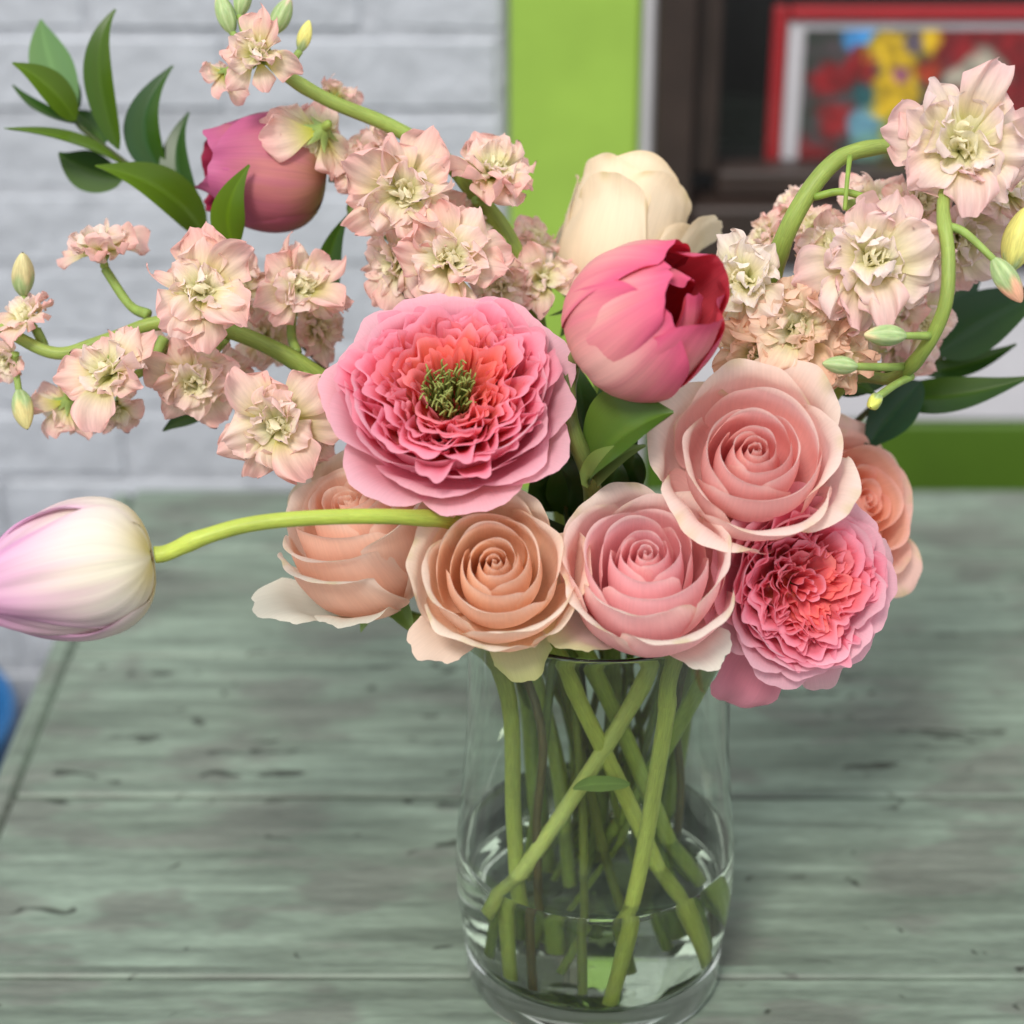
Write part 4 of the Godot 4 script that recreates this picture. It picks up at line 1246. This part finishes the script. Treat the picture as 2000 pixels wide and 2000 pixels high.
func build_greens() -> void:
	# dark leaf spray at the upper left
	var way := [[1052, 1950, 1.0], [1079, 1735, 0.985], [1060, 1483, 0.965], [1029, 1320, 0.955], [700, 800, 1.0], [480, 560, 1.02], [398, 450, 1.025], [320, 380, 1.03], [246, 318, 1.03], [145, 235, 1.03], [118, 160, 1.03]]
	var r1 := thing("leafy_branch", "dark green leafy branch reaching up at the left edge", "branch", in_jar(at(way[0][0], way[0][1], way[0][2])), "leafy branches in the bouquet")
	path_stem(r1, way, 0.0024, 0.0010, col(96, 84, 44), col(52, 78, 30))
	var dk := {"ca": col(44, 76, 30), "cb": col(66, 98, 30)}
	var lt := {"ca": col(92, 128, 78), "cb": col(104, 138, 84), "fold": 0.15}
	var olive := {"ca": col(78, 106, 22), "cb": col(90, 120, 26), "fold": 0.2}
	leaf(r1, [140, 232, 1.03], [98, 120, 1.04], [80, 38, 1.05], 36, Vector3(0.3, 0.1, 1), lt)
	leaf(r1, [148, 235, 1.025], [96, 168, 1.01], [24, 123, 1.0], 32, Vector3(0.2, 0.5, 0.9), olive)
	leaf(r1, [150, 240, 1.03], [80, 212, 1.035], [25, 166, 1.04], 14, Vector3(0, 0.8, 0.5), dk)
	leaf(r1, [148, 215, 1.035], [140, 165, 1.045], [128, 130, 1.05], 14, Vector3(0.7, 0.1, 0.7), dk)
	leaf(r1, [232, 292, 1.03], [192, 130, 1.02], [226, 18, 1.02], 25, Vector3(-0.2, 0.2, 1), {"ca": col(70, 98, 20), "cb": col(62, 92, 26), "fold": 0.3})
	leaf(r1, [246, 322, 1.03], [140, 272, 1.015], [8, 251, 1.0], 30, Vector3(0, 0.9, 0.6), olive)
	leaf(r1, [240, 350, 1.035], [165, 330, 1.035], [115, 298, 1.035], 34, Vector3(0, -0.3, 1), dk)
	leaf(r1, [204, 280, 1.04], [175, 240, 1.045], [145, 215, 1.05], 26, Vector3(0.4, 0.3, 0.8), dk)
	leaf(r1, [322, 340, 1.035], [280, 240, 1.03], [338, 128, 1.03], 33, Vector3(-0.3, 0.1, 1), {"ca": col(58, 90, 26), "cb": col(40, 74, 38), "fold": 0.35})
	leaf(r1, [402, 455, 1.03], [345, 330, 1.03], [369, 220, 1.035], 30, Vector3(-0.4, 0, 1), {"ca": col(54, 86, 34), "cb": col(40, 72, 32), "fold": 0.4})
	leaf(r1, [398, 456, 1.02], [318, 370, 1.0], [186, 324, 0.985], 48, Vector3(0.1, 0.55, 0.8), olive)
	leaf(r1, [462, 486, 0.965], [446, 410, 0.955], [487, 322, 0.95], 28, Vector3(0.1, 0.1, 1), olive)
	leaf(r1, [645, 640, 0.99], [640, 520, 0.99], [680, 420, 0.99], 22, Vector3(0.4, 0, 0.9), dk)
	leaf(r1, [420, 800, 0.99], [365, 815, 0.99], [318, 842, 0.99], 20, Vector3(0, 0.6, 0.8), dk)
	# dark leaves behind on the right
	way = [[1300, 1880, 1.06], [1343, 1735, 1.02], [1285, 1533, 0.985], [1340, 1300, 0.97], [1560, 950, 1.0], [1720, 780, 1.02], [1850, 690, 1.03], [1960, 600, 1.04]]
	var r2 := thing("leafy_branch", "dark green leafy branch low at the right edge over the white board", "branch", in_jar(at(way[0][0], way[0][1], way[0][2])), "leafy branches in the bouquet")
	path_stem(r2, way, 0.0024, 0.0010, col(92, 78, 40), col(52, 74, 30))
	leaf(r2, [1830, 690, 1.03], [1925, 625, 1.02], [2060, 560, 1.01], 62, Vector3(0, 0.6, 0.8), {"ca": col(48, 80, 34), "cb": col(38, 68, 40), "fold": 0.2})
	leaf(r2, [1780, 690, 1.035], [1850, 590, 1.04], [1935, 500, 1.04], 44, Vector3(-0.4, 0.2, 0.9), {"ca": col(36, 64, 40), "cb": col(44, 76, 40), "fold": 0.3})
	leaf(r2, [1800, 725, 1.03], [1890, 712, 1.03], [1985, 672, 1.03], 18, Vector3(0, 0.3, 1), dk)
	leaf(r2, [1735, 772, 1.02], [1860, 772, 1.01], [2015, 735, 1.0], 32, Vector3(0, 0.35, 1), dk)
	leaf(r2, [1800, 745, 1.01], [1735, 818, 1.0], [1690, 880, 0.99], 36, Vector3(-0.1, 0.2, 1), {"ca": col(34, 62, 40), "cb": col(46, 78, 50), "fold": 0.2})
	leaf(r2, [1640, 770, 0.98], [1700, 740, 0.98], [1790, 715, 0.985], 26, Vector3(0, 0.5, 0.8), dk)
	leaf(r2, [1560, 700, 0.97], [1640, 735, 0.97], [1710, 770, 0.97], 30, Vector3(0, 0.5, 0.8), dk)
	# dark filler foliage deep between the heads
	var r3 := thing("leafy_branch", "dark green leaves showing in the gaps between the rose heads", "branch", in_jar(at(1160, 1880, 1.08)), "leafy branches in the bouquet")
	path_stem(r3, [[1160, 1880, 1.08], [1150, 1500, 1.02], [1130, 1200, 0.97], [1100, 960, 0.95]], 0.0022, 0.0012, col(80, 92, 40), col(50, 76, 30))
	for q in [[1210, 1930, 1090, 1280, 1.03, 0.97], [1050, 1900, 1300, 1300, 1.08, 1.0], [1280, 1940, 1230, 1280, 1.07, 1.0], [1180, 1900, 1010, 1310, 1.09, 0.99], [1340, 1850, 1060, 1290, 1.05, 0.985], [1110, 1870, 1350, 1300, 1.02, 0.985], [1250, 1860, 1120, 1280, 1.05, 0.96], [1030, 1850, 1180, 1290, 1.05, 0.975], [1160, 1850, 1300, 1290, 1.07, 0.965], [1080, 1910, 1230, 1290, 1.06, 0.99], [1320, 1900, 1180, 1290, 1.04, 0.985], [1140, 1950, 1120, 1290, 1.0, 0.965], [1000, 1880, 1080, 1300, 1.03, 0.965]]:
		path_stem(r3, [[q[0], q[1], q[4]], [(q[0] + q[2]) * 0.5 + 12, (q[1] + q[3]) * 0.5, (q[4] + q[5]) * 0.5], [q[2], q[3], q[5]], [q[2] * 0.7 + 345, 1130, q[5] - 0.01]], rnd(0.0018, 0.0030), 0.0018, col(132, 158, 62).lerp(col(96, 84, 44), rnd(0.0, 0.5)), col(92, 112, 48), "twig")
	leaf(r3, [1230, 1530, 0.955], [1160, 1530, 0.95], [1120, 1540, 0.945], 14, Vector3(0, 0.6, 0.8), {"ca": col(118, 150, 76), "cb": col(128, 160, 84), "fold": 0.1})
	for q in [[1140, 980, 1120, 700, 46], [1190, 960, 1175, 740, 44], [1080, 1000, 1040, 900, 40], [1110, 1010, 1090, 880, 40], [1150, 1000, 1210, 900, 42], [1120, 1130, 1060, 1010, 34], [1220, 1150, 1320, 1010, 44], [1360, 1240, 1460, 1180, 36], [1080, 1260, 990, 1180, 34], [1200, 960, 1240, 880, 30], [1330, 1240, 1400, 1120, 40], [1000, 1010, 900, 960, 36], [780, 1010, 740, 900, 34], [860, 620, 780, 560, 34]]:
		leaf(r3, [q[0], q[1], 0.955], [(q[0] + q[2]) * 0.5 + 10, (q[1] + q[3]) * 0.5, 0.945], [q[2], q[3], 0.945], q[4], Vector3(0, 0.3, 1), {"ca": col(36, 62, 26), "cb": col(48, 78, 28)})
